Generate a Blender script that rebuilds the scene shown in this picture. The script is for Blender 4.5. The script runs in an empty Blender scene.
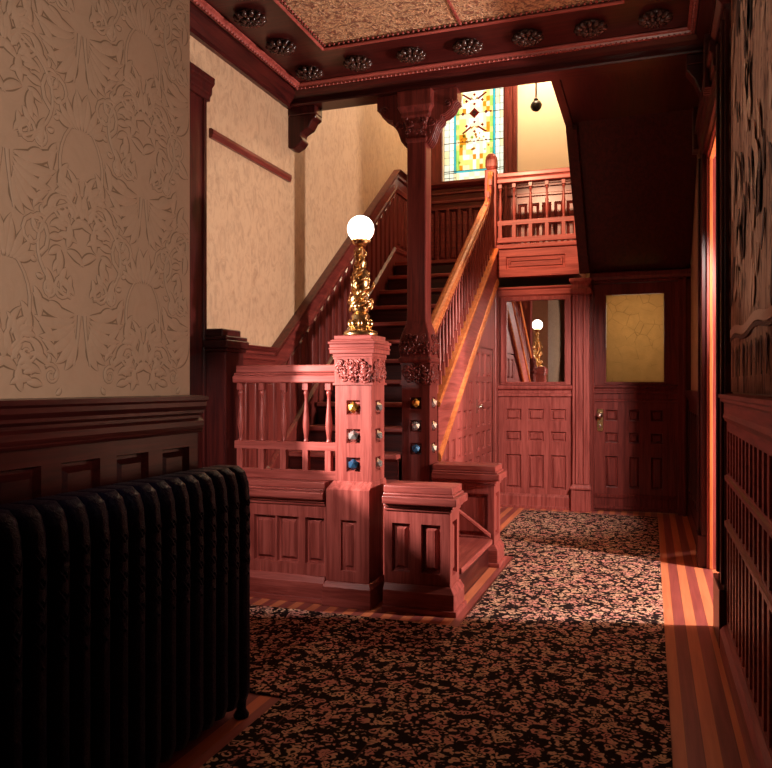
import bpy, bmesh, math, random
from mathutils import Vector, Matrix
R = math.radians
V3 = Vector
SC = bpy.context.scene
COL = SC.collection
rnd = random.Random(7)

# ------------------------------------------------------------------ materials
def new_mat(name):
    m = bpy.data.materials.new(name); m.use_nodes = True
    nt = m.node_tree; b = nt.nodes['Principled BSDF']
    return m, nt, b
def mix(nt, fac, a, b, blend='MIX'):
    n = nt.nodes.new('ShaderNodeMix'); n.data_type = 'RGBA'; n.blend_type = blend
    for sock, v in ((n.inputs[0], fac), (n.inputs[6], a), (n.inputs[7], b)):
        if hasattr(v, 'links'): nt.links.new(v, sock)
        else: sock.default_value = v if not isinstance(v, tuple) else (*v, 1)
    return n.outputs[2]
def coords(nt, scale, kind='Object', loc=(0, 0, 0)):
    tc = nt.nodes.new('ShaderNodeTexCoord'); mp = nt.nodes.new('ShaderNodeMapping')
    mp.inputs['Scale'].default_value = scale; mp.inputs['Location'].default_value = loc
    nt.links.new(tc.outputs[kind], mp.inputs['Vector']); return mp.outputs[0]
def noise(nt, vec, scale=1, detail=4, rough=.6, dist=0):
    n = nt.nodes.new('ShaderNodeTexNoise'); n.inputs['Scale'].default_value = scale
    n.inputs['Detail'].default_value = detail; n.inputs['Roughness'].default_value = rough
    n.inputs['Distortion'].default_value = dist
    nt.links.new(vec, n.inputs['Vector']); return n.outputs['Fac']
def ramp(nt, fac, stops, interp='LINEAR'):
    r = nt.nodes.new('ShaderNodeValToRGB'); r.color_ramp.interpolation = interp
    e = r.color_ramp.elements
    while len(e) < len(stops): e.new(.5)
    for i, (p, c) in enumerate(stops):
        e[i].position = p; e[i].color = (*c, 1) if isinstance(c, tuple) else (c, c, c, 1)
    nt.links.new(fac, r.inputs[0]); return r.outputs[0]
def bump(nt, b, h, strength=.3, dist=.01):
    n = nt.nodes.new('ShaderNodeBump'); n.inputs['Strength'].default_value = strength
    n.inputs['Distance'].default_value = dist
    nt.links.new(h, n.inputs['Height']); nt.links.new(n.outputs[0], b.inputs['Normal'])
def math_node(nt, op, a, b=None):
    n = nt.nodes.new('ShaderNodeMath'); n.operation = op
    for i, v in enumerate((a, b)):
        if v is None: continue
        if hasattr(v, 'links'): nt.links.new(v, n.inputs[i])
        else: n.inputs[i].default_value = v
    return n.outputs[0]

def wood(name, light, dark, axis, rough=.38):
    m, nt, b = new_mat(name)
    s = [38, 38, 38]; s[axis] = 2.2
    v = coords(nt, s)
    n1 = noise(nt, v, 1, 5, .65, .6)
    s2 = [9, 9, 9]; s2[axis] = .7
    n2 = noise(nt, coords(nt, s2, loc=(3, 1, 7)), 1, 3, .5, 1.2)
    c = mix(nt, ramp(nt, n1, [(.36, 0.), (.62, 1.)]), dark, light)
    c = mix(nt, ramp(nt, n2, [(.3, .28), (.65, 0.)]), c, dark)
    nt.links.new(c, b.inputs['Base Color'])
    b.inputs['Roughness'].default_value = rough
    b.inputs['Coat Weight'].default_value = .04; b.inputs['Specular IOR Level'].default_value = .33; b.inputs['Coat Roughness'].default_value = .2
    bump(nt, b, n1, .12, .002)
    return m
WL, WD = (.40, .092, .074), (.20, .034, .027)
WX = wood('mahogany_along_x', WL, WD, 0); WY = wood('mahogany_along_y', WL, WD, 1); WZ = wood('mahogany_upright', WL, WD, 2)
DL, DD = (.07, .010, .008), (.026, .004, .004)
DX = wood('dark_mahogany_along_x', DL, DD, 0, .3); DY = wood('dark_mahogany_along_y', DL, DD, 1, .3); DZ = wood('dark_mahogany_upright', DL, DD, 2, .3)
OY = wood('polished_oak_rail', (.64, .20, .062), (.44, .105, .035), 1, .25)
OZ = wood('polished_oak_upright', (.64, .20, .062), (.44, .105, .035), 2, .25)
ML, MD = (.185, .034, .027), (.08, .012, .010)
MX = wood('brown_mahogany_along_x', ML, MD, 0, .3); MY = wood('brown_mahogany_along_y', ML, MD, 1, .3); MZ = wood('brown_mahogany_upright', ML, MD, 2, .3)

def paper(name, base, vein, s=(9, 9, 9), amt=.55, bs=.35, th=(.45, .7)):
    m, nt, b = new_mat(name)
    n1 = noise(nt, coords(nt, s), 1, 6, .7, 1.5)
    n2 = noise(nt, coords(nt, (1.3, 1.3, 1.3)), 1, 2)
    c = mix(nt, ramp(nt, n1, [(th[0], 0.), (th[1], amt)]), base, vein)
    c = mix(nt, ramp(nt, n2, [(.35, .0), (.7, .18)]), c, vein)
    nt.links.new(c, b.inputs['Base Color']); b.inputs['Roughness'].default_value = .6
    bump(nt, b, n1, bs, .006)
    return m
LINC = paper('lincrusta_wallpaper', (.52, .335, .225), (.40, .245, .15), (14, 14, 14), .3, .12)
GLAZE, _, b_ = new_mat('lincrusta_glaze'); b_.inputs['Base Color'].default_value = (.25, .15, .088, 1); b_.inputs['Roughness'].default_value = .6
LEAFP = paper('leafy_wallpaper', (.50, .325, .195), (.27, .15, .085), (17, 17, 9), .75, .9)
CREAM = paper('cream_wall_paint', (.72, .55, .36), (.62, .46, .29), (3, 3, 3), .25, .05)
PLASTER = paper('plain_plaster', (.25, .17, .12), (.2, .13, .09), (5, 5, 5), .3, .1)

def simple(name, col, rough=.5, metal=0., **k):
    m, nt, b = new_mat(name)
    b.inputs['Base Color'].default_value = (*col, 1); b.inputs['Roughness'].default_value = rough
    b.inputs['Metallic'].default_value = metal
    for kk, v in k.items(): b.inputs[kk.replace('_', ' ')].default_value = v
    n = noise(nt, coords(nt, (30, 30, 30)), 1, 3)
    c = mix(nt, ramp(nt, n, [(.4, 0.), (.75, .25)]), col, tuple(x * .6 for x in col))
    nt.links.new(c, b.inputs['Base Color'])
    return m
BRASS = simple('aged_brass', (.85, .56, .25), .24, 1.)
IRON = simple('black_iron', (.012, .012, .02), .42, .0)
BLACK = simple('blackened_bronze', (.03, .022, .02), .35, .6)
SILVER = simple('nickel', (.75, .72, .68), .18, 1.)
LEAD = simple('lead_came', (.03, .03, .035), .5, .3)
CARVE = simple('carved_dark_rosette', (.045, .016, .012), .22)
RIMC = simple('understair_shadow_board', DD, .5)

def radiator_mat():
    m, nt, b = new_mat('radiator_enamel')
    v = coords(nt, (26, 26, 26))
    n = noise(nt, v, 1, 5, .7, 2)
    b.inputs['Base Color'].default_value = (.010, .007, .040, 1)
    b.inputs['Roughness'].default_value = .4; b.inputs['Specular IOR Level'].default_value = .16
    bump(nt, b, ramp(nt, n, [(.48, 0.), (.56, 1.)]), .7, .004)
    return m
RADM = radiator_mat()

def carpet_mat():
    m, nt, b = new_mat('floral_carpet')
    v = coords(nt, (1, 1, 1))
    nz = nt.nodes.new('ShaderNodeTexNoise'); nz.inputs['Scale'].default_value = 22; nz.inputs['Detail'].default_value = 2
    nt.links.new(v, nz.inputs['Vector'])
    mv = nt.nodes.new('ShaderNodeMix'); mv.data_type = 'VECTOR'; mv.inputs[0].default_value = .05
    nt.links.new(v, mv.inputs[4]); nt.links.new(nz.outputs['Color'], mv.inputs[5])
    vo = nt.nodes.new('ShaderNodeTexVoronoi'); vo.inputs['Scale'].default_value = 21; nt.links.new(mv.outputs[1], vo.inputs['Vector'])
    rings = ramp(nt, vo.outputs['Distance'], [(0., 1.), (.12, 1.), (.16, 0.), (.24, 0.), (.28, 1.), (.40, 1.), (.45, 0.)])
    vo2 = nt.nodes.new('ShaderNodeTexVoronoi'); vo2.inputs['Scale'].default_value = 46; nt.links.new(mv.outputs[1], vo2.inputs['Vector'])
    dots = ramp(nt, vo2.outputs['Distance'], [(.36, 1.), (.46, 0.)])
    gate = noise(nt, v, 30, 3, .6)
    a = mix(nt, 1., rings, ramp(nt, gate, [(.40, 0.), (.46, 1.)]), 'MULTIPLY')
    d = mix(nt, 1., dots, ramp(nt, noise(nt, v, 17, 2), [(.46, 0.), (.50, 1.)]), 'MULTIPLY')
    pat = mix(nt, 1., a, d, 'LIGHTEN')
    col = ramp(nt, noise(nt, v, 9, 2), [(.4, (.62, .26, .21)), (.6, (.70, .42, .27))])
    c = mix(nt, pat, (.012, .004, .004), col)
    # stitched seams between the carpet widths
    sp = nt.nodes.new('ShaderNodeSeparateXYZ'); nt.links.new(v, sp.inputs[0])
    s1 = math_node(nt, 'ABSOLUTE', math_node(nt, 'SUBTRACT', math_node(nt, 'FRACT', math_node(nt, 'MULTIPLY', sp.outputs[0], 2.7)), .5))
    seam = ramp(nt, s1, [(.006, .28), (.012, 0.)])
    c = mix(nt, seam, c, (.30, .12, .09))
    nt.links.new(c, b.inputs['Base Color']); b.inputs['Roughness'].default_value = .95
    b.inputs['Specular IOR Level'].default_value = .1
    bump(nt, b, noise(nt, v, 160, 2), .5, .004)
    return m
CARPET = carpet_mat()

def floor_mat():
    m, nt, b = new_mat('striped_strip_floor')
    v = coords(nt, (1, 1, 1)); sp = nt.nodes.new('ShaderNodeSeparateXYZ'); nt.links.new(v, sp.inputs[0])
    fr = math_node(nt, 'FRACT', math_node(nt, 'MULTIPLY', math_node(nt, 'ADD', sp.outputs[0], 5 - .068), 1 / .111))
    light = ramp(nt, fr, [(.0, 0.), (.015, 1.), (.49, 1.), (.51, 0.)], 'CONSTANT')
    gap = ramp(nt, math_node(nt, 'ABSOLUTE', math_node(nt, 'SUBTRACT', math_node(nt, 'FRACT', math_node(nt, 'MULTIPLY', fr, 2.)), .5)), [(.475, 0.), (.49, .7)])
    n = noise(nt, coords(nt, (40, 2, 40)), 1, 4, .6, .5)
    lc = mix(nt, ramp(nt, n, [(.35, 0.), (.65, 1.)]), (.60, .165, .075), (.70, .22, .10))
    dc = mix(nt, ramp(nt, n, [(.35, 0.), (.65, 1.)]), (.24, .052, .043), (.34, .078, .064))
    c = mix(nt, light, dc, lc); c = mix(nt, gap, c, (.06, .015, .01))
    nt.links.new(c, b.inputs['Base Color']); b.inputs['Roughness'].default_value = .35
    bump(nt, b, n, .06, .002)
    return m
FLOOR = floor_mat()

def tin_mat():
    m, nt, b = new_mat('embossed_tin_ceiling')
    v = coords(nt, (1, 1, 1))
    vo = nt.nodes.new('ShaderNodeTexVoronoi'); vo.inputs['Scale'].default_value = 55; vo.feature = 'SMOOTH_F1'
    nz = nt.nodes.new('ShaderNodeTexNoise'); nz.inputs['Scale'].default_value = 14; nt.links.new(v, nz.inputs['Vector'])
    mv = nt.nodes.new('ShaderNodeMix'); mv.data_type = 'VECTOR'; mv.inputs[0].default_value = .12
    nt.links.new(v, mv.inputs[4]); nt.links.new(nz.outputs['Color'], mv.inputs[5]); nt.links.new(mv.outputs[1], vo.inputs['Vector'])
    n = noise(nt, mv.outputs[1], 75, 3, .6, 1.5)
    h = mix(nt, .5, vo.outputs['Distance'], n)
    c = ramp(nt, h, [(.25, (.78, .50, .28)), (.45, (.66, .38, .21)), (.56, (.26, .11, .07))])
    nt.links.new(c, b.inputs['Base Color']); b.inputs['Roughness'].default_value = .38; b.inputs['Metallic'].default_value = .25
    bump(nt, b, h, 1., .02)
    return m
TIN = tin_mat()

def translucent(name, col, amt=.85, crackle=False):
    m = bpy.data.materials.new(name); m.use_nodes = True; nt = m.node_tree; nt.nodes.clear()
    out = nt.nodes.new('ShaderNodeOutputMaterial'); t = nt.nodes.new('ShaderNodeBsdfTranslucent'); g = nt.nodes.new('ShaderNodeBsdfGlossy')
    g.inputs['Roughness'].default_value = .15
    mx = nt.nodes.new('ShaderNodeMixShader'); mx.inputs[0].default_value = 1 - amt
    n = noise(nt, coords(nt, (12, 12, 12)), 1, 3)
    c = mix(nt, ramp(nt, n, [(.35, 0.), (.7, .35)]), col, tuple(x * .7 for x in col))
    if crackle:
        vo = nt.nodes.new('ShaderNodeTexVoronoi'); vo.feature = 'DISTANCE_TO_EDGE'; vo.inputs['Scale'].default_value = 8
        nt.links.new(coords(nt, (1, 1, 1)), vo.inputs['Vector'])
        vo.inputs['Randomness'].default_value = 1
        n3 = noise(nt, coords(nt, (5, 5, 5)), 1, 3)
        e = ramp(nt, vo.outputs['Distance'], [(.0, .6), (.03, 0.)])
        e = mix(nt, 1., e, ramp(nt, n3, [(.42, 0.), (.55, 1.)]), 'MULTIPLY')
        c = mix(nt, e, c, tuple(x * .4 for x in col))
        bp = nt.nodes.new('ShaderNodeBump'); bp.inputs['Strength'].default_value = .2; bp.inputs['Distance'].default_value = .01
        nt.links.new(noise(nt, coords(nt, (22, 22, 22)), 1, 4, .6, 1), bp.inputs['Height'])
        nt.links.new(bp.outputs[0], t.inputs['Normal']); nt.links.new(bp.outputs[0], g.inputs['Normal'])
    nt.links.new(c, t.inputs[0])
    nt.links.new(t.outputs[0], mx.inputs[1]); nt.links.new(g.outputs[0], mx.inputs[2]); nt.links.new(mx.outputs[0], out.inputs[0])
    return m
G_WHITE = translucent('opal_white_glass', (.86, .90, .84)); G_YEL = translucent('pale_yellow_glass', (.88, .80, .42)); G_CREAM = translucent('cream_glass', (.9, .86, .66))
G_AMB = translucent('amber_glass', (.75, .45, .08)); G_CYAN = translucent('turquoise_glass', (.10, .62, .70)); G_RED = translucent('ruby_glass', (.45, .015, .03)); G_PUR = translucent('purple_glass', (.25, .05, .28))
G_GRN = translucent('pale_green_glass', (.55, .75, .32)); G_DOOR = translucent('crackled_amber_glass', (.66, .49, .28), .965, True)
def clear_glass(name, col=(1, 1, 1), rough=0.):
    m, nt, b = new_mat(name); b.inputs['Base Color'].default_value = (*col, 1)
    b.inputs['Roughness'].default_value = rough; b.inputs['Transmission Weight'].default_value = 1; b.inputs['IOR'].default_value = 1.45
    return m
G_CLEAR = bpy.data.materials.new('clear_window_glass'); G_CLEAR.use_nodes = True
_nt = G_CLEAR.node_tree; _nt.nodes.clear(); _o = _nt.nodes.new('ShaderNodeOutputMaterial'); _t = _nt.nodes.new('ShaderNodeBsdfTransparent'); _g = _nt.nodes.new('ShaderNodeBsdfGlossy'); _g.inputs['Roughness'].default_value = .02
_x = _nt.nodes.new('ShaderNodeMixShader'); _x.inputs[0].default_value = .06
_nt.links.new(_t.outputs[0], _x.inputs[1]); _nt.links.new(_g.outputs[0], _x.inputs[2]); _nt.links.new(_x.outputs[0], _o.inputs[0])
JEWEL = [simple('amber_jewel', (.55, .26, .05), .06, .55), simple('clear_jewel', (.72, .66, .62), .05, .75), simple('blue_jewel', (.05, .15, .30), .05, .6)]
MIRROR = simple('mirror_silvering', (.9, .88, .86), .01, 1.)
def emit(name, col, s):
    m, nt, b = new_mat(name); b.inputs['Base Color'].default_value = (*col, 1)
    b.inputs['Emission Color'].default_value = (*col, 1); b.inputs['Emission Strength'].default_value = s
    return m
GLOBE = emit('lit_opal_globe', (1, .92, .80), 6)

def tapestry_mat():
    m, nt, b = new_mat('woven_tapestry')
    n1 = noise(nt, coords(nt, (5, 13, 3.2)), 1, 5, .65, 1.6)
    n2 = noise(nt, coords(nt, (5, 9, 6), loc=(0, 3, 5)), 1, 4, .6, 2.5)
    c = ramp(nt, n1, [(.34, (.09, .04, .027)), (.44, (.30, .15, .095)), (.56, (.44, .24, .16)), (.7, (.52, .31, .21))])
    c = mix(nt, ramp(nt, n2, [(.58, 0.), (.64, .7)]), c, (.05, .022, .016))
    nt.links.new(c, b.inputs['Base Color']); b.inputs['Roughness'].default_value = .95
    bump(nt, b, noise(nt, coords(nt, (200, 200, 600)), 1, 2), .4, .003)
    return m
TAP = tapestry_mat()
TAP_L = paper('tapestry_pale_wool', (.52, .30, .20), (.38, .19, .12), (40, 40, 40), .5, .3)
TAP_D = paper('tapestry_dark_wool', (.05, .02, .014), (.03, .012, .01), (40, 40, 40), .5, .3)

# ------------------------------------------------------------------ mesh helpers
class MB:
    def __init__(s): s.b = bmesh.new(); s.mi = 0
    def face(s, pts):
        vs = [s.b.verts.new(p) for p in pts]
        try: f = s.b.faces.new(vs); f.material_index = s.mi; return f
        except ValueError: return None
    def box(s, x0, y0, z0, x1, y1, z1):
        v = [s.b.verts.new(p) for p in ((x0, y0, z0), (x1, y0, z0), (x1, y1, z0), (x0, y1, z0), (x0, y0, z1), (x1, y0, z1), (x1, y1, z1), (x0, y1, z1))]
        for q in ((0, 3, 2, 1), (4, 5, 6, 7), (0, 1, 5, 4), (1, 2, 6, 5), (2, 3, 7, 6), (3, 0, 4, 7)):
            s.b.faces.new([v[i] for i in q]).material_index = s.mi
    def loft(s, rings, cap=True):
        L = [[s.b.verts.new(p) for p in r] for r in rings]
        n = len(L[0])
        for a, b in zip(L, L[1:]):
            for i in range(n):
                f = s.b.faces.new((a[i], a[(i + 1) % n], b[(i + 1) % n], b[i])); f.material_index = s.mi
        if cap:
            s.b.faces.new(L[0][::-1]).material_index = s.mi; s.b.faces.new(L[-1]).material_index = s.mi
    def lathe(s, prof, c, n=20, square=False, smooth=True):
        rings = []
        for r, z in prof:
            if square: rings.append([(c[0] + sx * r, c[1] + sy * r, c[2] + z) for sx, sy in ((-1, -1), (1, -1), (1, 1), (-1, 1))])
            else: rings.append([(c[0] + r * math.cos(2 * math.pi * i / n), c[1] + r * math.sin(2 * math.pi * i / n), c[2] + z) for i in range(n)])
        k = len(s.b.faces); s.loft(rings); s.b.faces.ensure_lookup_table()
        if smooth and not square:
            for f in s.b.faces[k:]: f.smooth = True
    def tube(s, pts, r, n=6, taper=None):
        pts = [V3(p) for p in pts]; rings = []
        up = V3((0, 0, 1))
        for i, p in enumerate(pts):
            d = (pts[min(i + 1, len(pts) - 1)] - pts[max(i - 1, 0)])
            if d.length < 1e-9: d = V3((0, 0, 1))
            d.normalize(); a = d.cross(up)
            if a.length < 1e-3: a = d.cross(V3((1, 0, 0)))
            a.normalize(); b = d.cross(a)
            rr = r if taper is None else taper(i / (len(pts) - 1)) * r
            rings.append([p + a * rr * math.cos(2 * math.pi * j / n) + b * rr * math.sin(2 * math.pi * j / n) for j in range(n)])
        k = len(s.b.faces); s.loft(rings); s.b.faces.ensure_lookup_table()
        for f in s.b.faces[k:]: f.smooth = True
    def prism(s, poly, axis, a, b):
        def P(u, v, w): return {0: (w, u, v), 1: (u, w, v), 2: (u, v, w)}[axis]
        s.loft([[P(u, v, a) for u, v in poly], [P(u, v, b) for u, v in poly]])
    def mold(s, p0, p1, prof, out, up=(0, 0, 1)):
        p0, p1, out, up = V3(p0), V3(p1), V3(out), V3(up)
        s.loft([[p + out * o + up * u for o, u in prof] for p in (p0, p1)])
    def sphere(s, c, r, sub=2, sc=(1, 1, 1), smooth=True):
        g = bmesh.ops.create_icosphere(s.b, subdivisions=sub, radius=r, matrix=Matrix.Translation(c) @ Matrix.Diagonal((*sc, 1)))
        for v in g['verts']:
            for f in v.link_faces: f.material_index = s.mi; f.smooth = smooth
    def panel(s, T, x0, y0, x1, y1, steps):
        prev = None
        for ins, d in steps:
            ins = min(ins, .47 * min(x1 - x0, y1 - y0))
            q = [s.b.verts.new(T(a, b, d)) for a, b in ((x0 + ins, y0 + ins), (x1 - ins, y0 + ins), (x1 - ins, y1 - ins), (x0 + ins, y1 - ins))]
            if prev:
                for i in range(4):
                    s.b.faces.new((prev[i], prev[(i + 1) % 4], q[(i + 1) % 4], q[i])).material_index = s.mi
            prev = q
        s.b.faces.new(prev).material_index = s.mi
    def sheet(s, T, w, h, ops, steps, back=.03, x0=0, y0=0, sides=True):
        xs = sorted({x0, w, *[o[0] for o in ops], *[o[2] for o in ops]}); ys = sorted({y0, h, *[o[1] for o in ops], *[o[3] for o in ops]})
        for a, b in zip(xs, xs[1:]):
            for c, d in zip(ys, ys[1:]):
                mx, my = (a + b) / 2, (c + d) / 2
                if any(o[0] < mx < o[2] and o[1] < my < o[3] for o in ops): continue
                s.face([T(a, c, 0), T(b, c, 0), T(b, d, 0), T(a, d, 0)])
        for (a, b), (c, d) in (((x0, y0), (w, y0)), ((w, y0), (w, h)), ((w, h), (x0, h)), ((x0, h), (x0, y0))) if sides else ():
            s.face([T(a, b, 0), T(c, d, 0), T(c, d, -back), T(a, b, -back)])
        if sides: s.face([T(x0, y0, -back), T(w, y0, -back), T(w, h, -back), T(x0, h, -back)])
        for o in ops:
            if steps: s.panel(T, *o[:4], steps)
    def build(s, name, mats, parent=None, bevel=0, seg=1, loc=None):
        bmesh.ops.remove_doubles(s.b, verts=s.b.verts, dist=1e-5)
        bmesh.ops.recalc_face_normals(s.b, faces=s.b.faces)
        me = bpy.data.meshes.new(name)
        org = V3((0, 0, 0)); p = parent
        while p: org += p.location; p = p.parent
        if loc is not None: org = V3(loc)
        if org.length: bmesh.ops.translate(s.b, verts=s.b.verts, vec=-org)
        s.b.to_mesh(me); s.b.free()
        for m in (mats if isinstance(mats, (list, tuple)) else [mats]): me.materials.append(m)
        o = bpy.data.objects.new(name, me); COL.objects.link(o)
        if parent: o.parent = parent
        elif loc is not None: o.location = loc
        if bevel:
            md = o.modifiers.new('bevel', 'BEVEL'); md.width = bevel; md.segments = seg; md.limit_method = 'ANGLE'; md.angle_limit = R(40)
        return o
def frame(O, U, N, V=(0, 0, 1)):
    O, U, N, V = V3(O), V3(U), V3(N), V3(V)
    return lambda a, b, n=0: O + U * a + V * b + N * n
def inst(o, loc, parent, name=None):
    c = o.copy(); c.location = loc; c.parent = parent; COL.objects.link(c); return c
def thing(name, label, cat, loc=(0, 0, 0), group=None):
    o = bpy.data.objects.new(name, None); COL.objects.link(o); o.location = loc; o.empty_display_size = .1
    return tag(o, label, cat, group)
def tag(o, label, cat, group=None):
    o['label'] = label; o['category'] = cat
    if group: o['group'] = group
    return o
def struct(o, label=None):
    o['kind'] = 'structure'
    if label: o['label'] = label
    return o
STEP = [(0, 0), (.006, -.026), (.014, -.028), (.034, -.008)]           # raised panel: sticking, field groove, bevel
STEPS_ = [(0, 0), (.004, -.022), (.010, -.024), (.026, -.006)]
STEPF = [(0, 0), (.010, -.012), (.012, -.014)]

def spiral(cx, cy, r, turns, a0, sgn, n=16):
    return [(cx + r * (1 - .85 * t / n) * math.cos(a0 + sgn * turns * 2 * math.pi * t / n), cy + r * (1 - .85 * t / n) * math.sin(a0 + sgn * turns * 2 * math.pi * t / n)) for t in range(n + 1)]
def carve(mb, T, x0, y0, x1, y1, n, seed, rr=.022, tr=.0055):
    r = random.Random(seed)
    for i in range(n):
        rad = rr * r.uniform(.6, 1.2)
        cx = r.uniform(x0 + rad * .6, x1 - rad * .6); cy = r.uniform(y0 + rad * .6, y1 - rad * .6)
        pts = spiral(cx, cy, rad, r.uniform(.7, 1.3), r.uniform(0, 6.28), r.choice((-1, 1)), 12)
        pts = [(min(max(a, x0), x1), min(max(b, y0), y1)) for a, b in pts]
        mb.tube([T(a, b, .002 + .003 * math.sin(i)) for a, b in pts], tr, 5, lambda t: 1.15 - .7 * t)
#%%SHELL
# ------------------------------------------------------------------ room shell
def shell(name, boxes, mat, label=None):
    m = MB()
    for b in boxes: m.box(*b)
    return struct(m.build(name, mat), label)
XL, XA, XR, YF = -1.65, -2.6, .37, 7.85
shell('floor', [(-2.9, -2.6, -.12, 3.9, 8.9, 0)], FLOOR)
# hall left wall with its embossed paper
def lincrusta():
    mb = MB(); mb.box(-2.9, -2.6, 0, XL, 2.48, 3.5)
    T = frame((XL, 0, 0), (0, 1, 0), (1, 0, 0))
    def stroke(pts, w, h, taper):
        n = len(pts); rows = []
        for i, (a, b) in enumerate(pts):
            p0 = pts[max(i - 1, 0)]; p1 = pts[min(i + 1, n - 1)]
            dx, dy = p1[0] - p0[0], p1[1] - p0[1]; L = math.hypot(dx, dy) or 1
            nx, ny = -dy / L, dx / L; t = i / (n - 1); ww = w * taper(t)
            rows.append([(a + nx * ww * k, b + ny * ww * k, hh) for k, hh in ((-1.4, .0006), (-1., .0012), (0, h * (ww / w) + .001), (1., .0012), (1.4, .0006))])
        for r in rows:
            for (a, b, c) in r:
                if a > 2.476 or a < -.2 or b < 1.215 or b > 3.49: return
        vs = [[mb.b.verts.new(T(a, b, c)) for a, b, c in r] for r in rows]
        for r0, r1 in zip(vs, vs[1:]):
            for k in range(4):
                f = mb.b.faces.new((r0[k], r0[k + 1], r1[k + 1], r1[k])); f.material_index = 1 if k in (0, 3) else 0; f.smooth = True
    leaf = lambda t: .25 + 1.0 * math.sin(math.pi * min(1, t * 1.05)) ** .8 if t < .96 else .12
    stem = lambda t: 1 - .5 * t
    def arc(x, y, ang, L, curl, n=9):
        out = [(x, y)]
        for i in range(n):
            ang += curl / n; x += L / n * math.cos(ang); y += L / n * math.sin(ang); out.append((x, y))
        return out
    def motif(cx, cy, s, alt):
        S = []
        for sg in (-1, 1):
            f = lambda pts: [(cx + sg * a * s, cy + b * s) for a, b in pts]
            A = lambda *k: f(arc(*k))
            if not alt:
                for i in range(9): S.append((A(.075 * math.sin(i * .32), .055 + .085 * math.cos(i * .32), 1.57 - .05 - i * .33, .055, -.6), .008, leaf))
                S.append((f(spiral(.075, .155, .042, 1.4, 3.5, -1)), .006, stem)); S.append((f(spiral(.155, .10, .03, 1.3, 2.4, -1)), .005, stem))
                S.append((f(spiral(.115, -.06, .026, 1.4, 1.6, -1)), .005, stem)); S.append((f([(.16 * math.cos(t) ** 1.0, .05 + .13 * math.sin(t)) for t in [(-1.3 + 2.7 * k / 14) for k in range(15)]]), .0045, lambda t: 1))
                for i in range(7): S.append((A(.17 * math.cos(-.9 + i * .3), .05 + .14 * math.sin(-.9 + i * .3), -.9 + i * .3, .028, 1.5), .0055, leaf))
                for i in range(4): S.append((A(.012 + .012 * i, .20, 1.45 - .35 * i, .085 - .01 * i, -.8), .008, leaf))
                for i in range(6): S.append((A(.03, -.12 - .012 * i, -.2 - .3 * i, .16 - .012 * i, .9), .012, leaf))
                S.append((A(.01, -.12, -1.5, .14, .15), .006, stem))
            else:
                S.append((A(.02, -.20, .5, .30, 1.9), .007, stem))
                for i in range(7): S.append((A(.05 + .035 * i, -.19 + .028 * i + .006 * i * i, 1.5 - .1 * i, .10 - .004 * i, .9), .011, leaf)); S.append((A(.05 + .035 * i, -.2 + .028 * i + .006 * i * i, -.5 + .1 * i, .08, -.9), .010, leaf))
                S.append((f(spiral(.10, .12, .06, 1.5, -1.2, 1)), .007, stem)); S.append((f(spiral(.21, -.02, .035, 1.4, 1.8, 1)), .006, stem))
                for i in range(5): S.append((A(.0 + .01 * i, .04, 1.5 - .34 * i, .12 - .012 * i, .5), .010, leaf))
                for i in range(4): S.append((A(.10 + .03 * i, .19 - .02 * i, 1.3 - .3 * i, .08, -1.0), .009, leaf))
        for p, w, tp in S: stroke(p, w * s, .0055, tp)
    py, pz = .60, .86
    for i in range(-1, 5):
        for j in range(-1, 4):
            y = 1.90 - 2 * py + i * py; z = 1.60 + j * pz
            motif(y, z, 1.12, False); motif(y + py / 2, z + pz / 2, 1.12, False)
            motif(y, z + pz / 2 - .04, 1.05, True); motif(y + py / 2, z - .04, 1.05, True)
    return struct(mb.build('wall_left', [LINC, GLAZE]), 'embossed damask papered wall')
lincrusta()
# stair side wall, with the opening of the tall side window
WY0, WY1, WZ0, WZ1 = 3.088, 3.50, 1.22, 3.02  # unseen opening, sized so its edges cut the beam of the window spot
shell('wall_stair', [(-2.9, 2.48, 0, XA, WY0, 5.7), (-2.9, WY1, 0, XA, 9.0, 5.7), (-2.9, WY0, 0, XA, WY1, WZ0), (-2.9, WY0, WZ1, XA, WY1, 5.7)], LEAFP)
# landing wall with stained glass opening
GX0, GX1, GZ0, GZ1 = -2.31, -1.585, 3.66, 5.24
YW = 8.7
shell('wall_landing', [(XA, YW, 0, GX0, 9.0, 5.7), (GX1, YW, 0, .7, 9.0, 5.7), (GX0, YW, 0, GX1, 9.0, GZ0), (GX0, YW, GZ1, GX1, 9.0, 5.7)], CREAM)
# right wall: near length, far length, head over the wide doorway
DY0, DY1, DOORH = 4.3, 5.65, 2.84
shell('wall_right', [(XR, -2.6, 0, .70, DY0, 3.5), (XR, DY1, 0, .70, 8.7, 5.7), (XR, DY0, DOORH, .70, DY1, 3.5)], LEAFP)
shell('wall_behind', [(-2.9, -2.75, 0, 3.9, -2.6, 3.5)], PLASTER)
shell('wall_upper', [(-.66, 5.25, 3.72, .7, 5.35, 5.7), (XA, 5.25, 3.72, -.66, 5.35, 5.7)], CREAM)
# side room beyond the doorway
shell('wall_parlour', [(3.7, 1.6, 0, 3.9, 6.8, 3.5), (.7, 1.5, 0, 3.9, 1.6, 3.5), (.7, 6.7, 0, 3.9, 6.8, 3.5)], PLASTER)
# vestibule beyond the glazed door
shell('wall_vestibule', [(-1.5, 8.62, 0, .37, 8.7, 2.34), (-.75, 8.0, 0, -.66, 8.62, 2.34)], PLASTER)
# ceilings
m = MB(); CZ = 3.5
IX0, IX1, IY = -2.065, -.14, 4.655
m.box(-2.9, -2.6, CZ + .02, 3.9, 5.3, CZ + .2)
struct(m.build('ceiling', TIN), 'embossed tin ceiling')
shell('ceiling_stairwell', [(-2.9, 5.3, 5.6, .7, 9.0, 5.75)], CREAM)
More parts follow.
